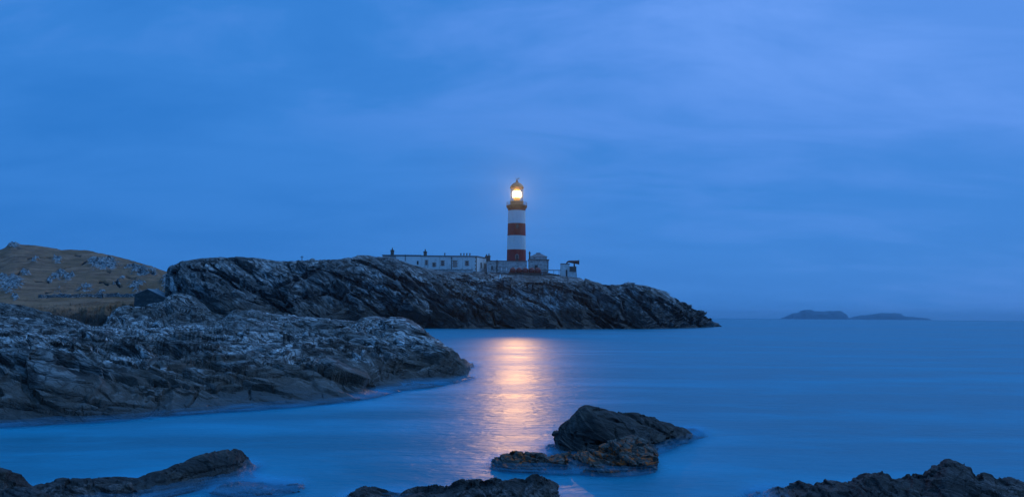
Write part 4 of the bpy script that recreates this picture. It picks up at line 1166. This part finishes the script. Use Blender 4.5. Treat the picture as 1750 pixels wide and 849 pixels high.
# ---- foghorn tower ----------------------------------------------------
D5 = 275.0
fx0, fz0 = XZ(958.8, 478, D5)
fh = thing('foghorn_tower', 'squat patched white tower carrying the foghorn trumpet on the right of the station', 'tower', (fx0, D5, fz0))
def L5(px, py):
    x, z = XZ(px, py, D5)
    return x - fx0, z - fz0
w5, T7, T8 = L5(984.5, 460)[0], L5(965, 451.2)[1], L5(980, 455.5)[1]
xs_ = L5(973.4, 450)[0]
MB().hexa([(-.25, -.2, 0), (xs_, -.2, 0), (xs_, 4.2, 0), (-.25, 4.2, 0), (0, 0, T7), (xs_, 0, T7), (xs_, 4, T7), (0, 4, T7)]).hexa(
    [(xs_ + .003, -.2, 0), (w5 + .45, -.2, 0), (w5 + .45, 4.2, 0), (xs_ + .003, 4.2, 0), (xs_ + .003, 0, T8), (w5, 0, T8), (w5, 4, T8), (xs_ + .003, 4, T8)]).build('wall', M_HORNW, fh)
MB().box(-.1, xs_ + .1, -.12, 4.1, T7, T7 + .22).build('coping', M_COPE, fh)
MB().box(xs_ + .02, w5 + .08, -.34, 2.2, L5(980, 463.8)[1], T8 + .06).build('machine_cabin', M_STACK, fh)
MB().box(L5(967, 460)[0], L5(969.6, 460)[0], -0.28, 0.05, L5(968, 472)[1], L5(968, 461)[1]).build('door', M_DARK, fh)
# trumpet
p = lambda px, py, y=1.6: (L5(px, py)[0], y, L5(px, py)[1])
hn = MB().tube([p(968.8, 451.2), p(969.2, 448.6), p(970.6, 446.9), p(973, 446.3), p(977, 446.6), p(981.5, 447.1), p(986, 447.4), p(988.4, 447.5), p(989.6, 447.6)],
               [0.22, 0.24, 0.27, 0.33, 0.44, 0.53, 0.62, 0.68, 0.72], 14)
ho = hn.build('foghorn', simple_material('red_brown_horn_paint', (0.10, 0.028, 0.022), 0.6, 0.3, 2.0), fh, True)
b0, b1 = p(989.4, 447.6), p(990.4, 447.6)
MB().tube([b0, b1], [0.78, 0.80], 16).build('bell_rim', M_DARK, ho)
MB().tube([p(982, 456), p(981.4, 448.6)], [0.24, 0.14], 8).tube([p(983.6, 456), p(982.2, 448.6)], 0.09, 6).build('support', M_DARK, ho)

# ---- foghorn air pipe -------------------------------------------------
ax, az = XZ(926, 461.4, 270); bx, bz = XZ(958.6, 461.9, 275)
pp = thing('air_pipe', 'long thin dark pipe running from the engine house to the foghorn tower', 'pipe', (ax, 270, az))
MB().tube([(0, 0, 0), (bx - ax, 5, bz - az)], 0.13, 8).build('pipe', M_DARK, pp)
lg = MB()
for f_ in (0.3, 0.62, 0.9):
    x, y = (bx - ax) * f_, 5 * f_
    zg = ground_z(ax + x, 270 + y, ['headland']) - az
    z = (bz - az) * f_
    if zg < z - .15: MB().tube([(x, y, zg - .2), (x, y, z - .10)], 0.07, 6).build('pipe_stand', M_DARK, pp)

# ---- air tanks on their stone plinth ---------------------------------
D6 = 268.0
tx0, tz0 = XZ(870.4, 474.5, D6)
pl = thing('tank_plinth', 'long low stone plinth under the row of red tanks', 'plinth', (tx0, D6, tz0))
def L6(px, py):
    x, z = XZ(px, py, D6)
    return x - tx0, z - tz0
w6, T9 = L6(926.2, 465)[0], L6(898, 464.8)[1]
MB().box(0, w6, 0.3, 5, -1, T9 - .2).build('wall', M_STONE2, pl)
MB().box(-.15, w6 + .1, 0, 5.1, T9 - .2, T9).build('slab', M_REDP, pl)
pm = MB()
for px in (923.6, 907.5, 890):
    x = L6(px, 470)[0]; MB().box(x - .13, x + .13, 0.02, 0.28, -1, T9 - .2).build('post', M_DARK, pl)
tank_names = ['leftmost red-brown air tank of the row of five', 'second from the left red-brown air tank of the row of five', 'middle red-brown air tank of the row of five',
              'fourth from the left red-brown air tank of the row of five', 'rightmost red-brown air tank of the row of five, beside the pipe']
tr_ = 1.02
def tank_proto():
    o = thing('air_tank', tank_names[0], 'tank', (0, 0, 0), 'red-brown air tanks in front of the lighthouse')
    pr = [(0.0, -0.02), (0.35, 0.03), (0.7, 0.2), (0.93, 0.45), (tr_, 0.75), (tr_, 4.1), (0.93, 4.4), (0.7, 4.65), (0.35, 4.8), (0.02, 4.84)]
    sh = MB().lathe(pr, n=24)
    sh.v = [(x, z + 0.05, y + tr_ + 0.10) for x, y, z in sh.v]
    sh.f = [tuple(reversed(f)) for f in sh.f]
    sh.build('shell', M_REDP, o, True)
    MB().box(-.85, .85, 1.0, 1.35, 0.0, .30).build('cradle', M_DARK, o)
    MB().box(-.85, .85, 3.6, 3.95, 0, .30).build('cradle', M_DARK, o)
    return o
t0 = tank_proto()
for k in range(5):
    if k == 0: o = t0
    else:
        o = t0.copy(); COL.objects.link(o)
        for ch in [c for c in t0.children]:
            c = ch.copy(); COL.objects.link(c); c.parent = o
        o['label'] = tank_names[k]
    o.location = (tx0 + L6(876.4 + 10.75 * k, 460)[0], D6 + 0.05, tz0 + T9 - 0.62)

# ---- boundary and retaining walls ---------------------------------------
def rubble_wall(label, a, b, th, mat, name='retaining_wall', cat='wall', below=2.5):
    (xa_, ya, py_a), (xb_, yb, py_b) = a, b
    X0, Z0 = XZ(xa_, py_a, ya); X1, Z1 = XZ(xb_, py_b, yb)
    o = thing(name, label, cat, (X0, ya, Z0 - below))
    n = 14
    m1, m2 = MB(), MB()
    for k in range(n):
        f0, f1 = k / n, (k + 1) / n
        dx, dy, dz = X1 - X0, yb - ya, Z1 - Z0
        j0, j1 = (0.12 * math.sin(k * 2.7), 0.12 * math.sin((k + 1) * 2.7))
        pts = [(dx * f0, dy * f0), (dx * f1, dy * f1)]
        zt0, zt1 = below + dz * f0 + j0, below + dz * f1 + j1
        m1.hexa([(pts[0][0], pts[0][1], 0), (pts[1][0], pts[1][1], 0), (pts[1][0], pts[1][1] + th, 0), (pts[0][0], pts[0][1] + th, 0),
                 (pts[0][0], pts[0][1], zt0), (pts[1][0], pts[1][1], zt1), (pts[1][0], pts[1][1] + th, zt1), (pts[0][0], pts[0][1] + th, zt0)])
        m2.hexa([(pts[0][0], pts[0][1] - .08, zt0 + .003), (pts[1][0], pts[1][1] - .08, zt1 + .003), (pts[1][0], pts[1][1] + th + .08, zt1 + .003), (pts[0][0], pts[0][1] + th + .08, zt0 + .003),
                 (pts[0][0], pts[0][1] - .08, zt0 + .16), (pts[1][0], pts[1][1] - .08, zt1 + .16), (pts[1][0], pts[1][1] + th + .08, zt1 + .16), (pts[0][0], pts[0][1] + th + .08, zt0 + .16)])
    m1.build('wall', mat, o); m2.build('coping', M_COPE, o)
    return o
rubble_wall('pale stone retaining wall below the long white house', (743, 268, 461), (808, 267, 460.8), 1.0, M_STONE)
rubble_wall('low brown boundary wall below the stone outbuilding', (808.5, 269.5, 464.5), (871, 269, 467.2), 0.7, M_STONE2, 'boundary_wall')
rubble_wall('low brown wall right of the tank plinth towards the foghorn tower', (926.8, 270, 465.5), (958, 273, 470.5), 0.7, M_STONE2, 'boundary_wall')

# ---- small white marker ----------------------------------------------
mx, mz = XZ(854.8, 486, 251)
gz = ground_z(mx, 251, ['headland'], mz)
mk = thing('stone_marker', 'small white tapering marker standing on the rocks below the station', 'marker', (mx, 251, gz - 0.4))
hM = XZ(854.8, 472.5, 251)[1] - gz + .4
hM = max(2.2, min(hM, 4.0))
MB().box(-.42, .42, -.42, .42, 0, .6).build('base', M_BRIGHT, mk)
MB().box(-.32, .32, -.32, .32, .6, hM, .2, .2).build('shaft', M_BRIGHT, mk)

# ---- post on the crest --------------------------------------------------
px_, pz_ = XZ(516, 447, 229)
gz = ground_z(px_, 229, ['headland'], pz_)
po = thing('marker_post', 'thin dark post with a short crossbar on the headland crest', 'post', (px_, 229, gz - .3))
MB().tube([(0, 0, 0), (0, 0, 1.75)], 0.09, 6).build('pole', M_DARK, po)
MB().box(-.42, .42, -.05, .05, 1.25, 1.4).build('crossbar', M_DARK, po)

# ---- drystone wall across the foot of the hill ------------------------
def hill_hit(px, py):
    o = Vector((0, 0, EYE)); d = (Vector(P(px, py, 100.0)) - o).normalized()
    h = BVHS['grassy_hill'].ray_cast(o, d)
    return h[0]
def drystone():
    pts = []
    for k in range(46):
        px = 66 + (236 - 66) * k / 45
        h = hill_hit(px, 508.5 - 2.0 * k / 45 + 0.6 * math.sin(k * .5))
        if h: pts.append(h)
    o0 = pts[0]
    dw = thing('drystone_wall', 'low dark drystone wall running across the foot of the grassy hill', 'wall', tuple(o0))
    m1 = MB()
    rnd = random.Random(3)
    def ringp(p_, h, t_): return [(p_.x - o0.x, p_.y - o0.y - t_, p_.z - o0.z - .6), (p_.x - o0.x, p_.y - o0.y + t_, p_.z - o0.z - .6), (p_.x - o0.x, p_.y - o0.y + t_ * .6, p_.z - o0.z + h), (p_.x - o0.x, p_.y - o0.y - t_ * .6, p_.z - o0.z + h)]
    hs_ = [0.75 + rnd.random() * .45 for _ in pts]
    for a, b, ha, hb_ in zip(pts[:-1], pts[1:], hs_[:-1], hs_[1:]):
        A, B = ringp(a, ha, .4), ringp(b, hb_, .4)
        m1.add(A + B, [(0, 4, 5, 1), (1, 5, 6, 2), (2, 6, 7, 3), (3, 7, 4, 0), (0, 1, 2, 3), (7, 6, 5, 4)])
    m1.build('stonework', M_STONE3, dw)
drystone()

# ---- ruined stone hut at the foot of the hill ----------------------------
D7 = 202.0
ux0, uz0 = XZ(229, 527, D7)
hut = thing('stone_hut', 'dark stone hut with a pale sloping roof edge at the foot of the grassy hill', 'hut', (ux0, D7, uz0))
def L7(px, py):
    x, z = XZ(px, py, D7)
    return x - ux0, z - uz0
g_ = [L7(228.5, 528), L7(284, 528), L7(283, 510), L7(266, 502), L7(252, 494.5), L7(230, 504.5)]
n = len(g_)
MB().add([(x, 0, z) for x, z in g_] + [(x, 6, z) for x, z in g_], [tuple(range(n)), tuple(range(2 * n - 1, n - 1, -1))] + [(i, n + i, n + (i + 1) % n, (i + 1) % n) for i in range(n)]).build(
    'gable_wall', stone_material('hut_stone', (0.045, 0.040, 0.036), (0.11, 0.10, 0.09), (0.05, 0.05, 0.05), 0.9, 0.5), hut)
(x0_, z0_), (x1_, z1_), (x2_, z2_) = L7(252, 494.5), L7(283.5, 509.5), L7(229.5, 504)
MB().hexa([(x0_, -.15, z0_ + .01), (x1_, -.15, z1_ + .01), (x1_, 6.2, z1_ + .01), (x0_, 6.2, z0_ + .01), (x0_, -.15, z0_ + .2), (x1_, -.15, z1_ + .2), (x1_, 6.2, z1_ + .2), (x0_, 6.2, z0_ + .2)]).hexa(
    [(x2_, -.15, z2_ + .01), (x0_ - .01, -.15, z0_ + .01), (x0_ - .01, 6.2, z0_ + .01), (x2_, 6.2, z2_ + .01), (x2_, -.15, z2_ + .12), (x0_ - .01, -.15, z0_ + .12), (x0_ - .01, 6.2, z0_ + .12), (x2_, 6.2, z2_ + .12)]).build('roof', simple_material('pale_slate', (0.16, 0.17, 0.18), 0.6, .2, 1.0), hut)
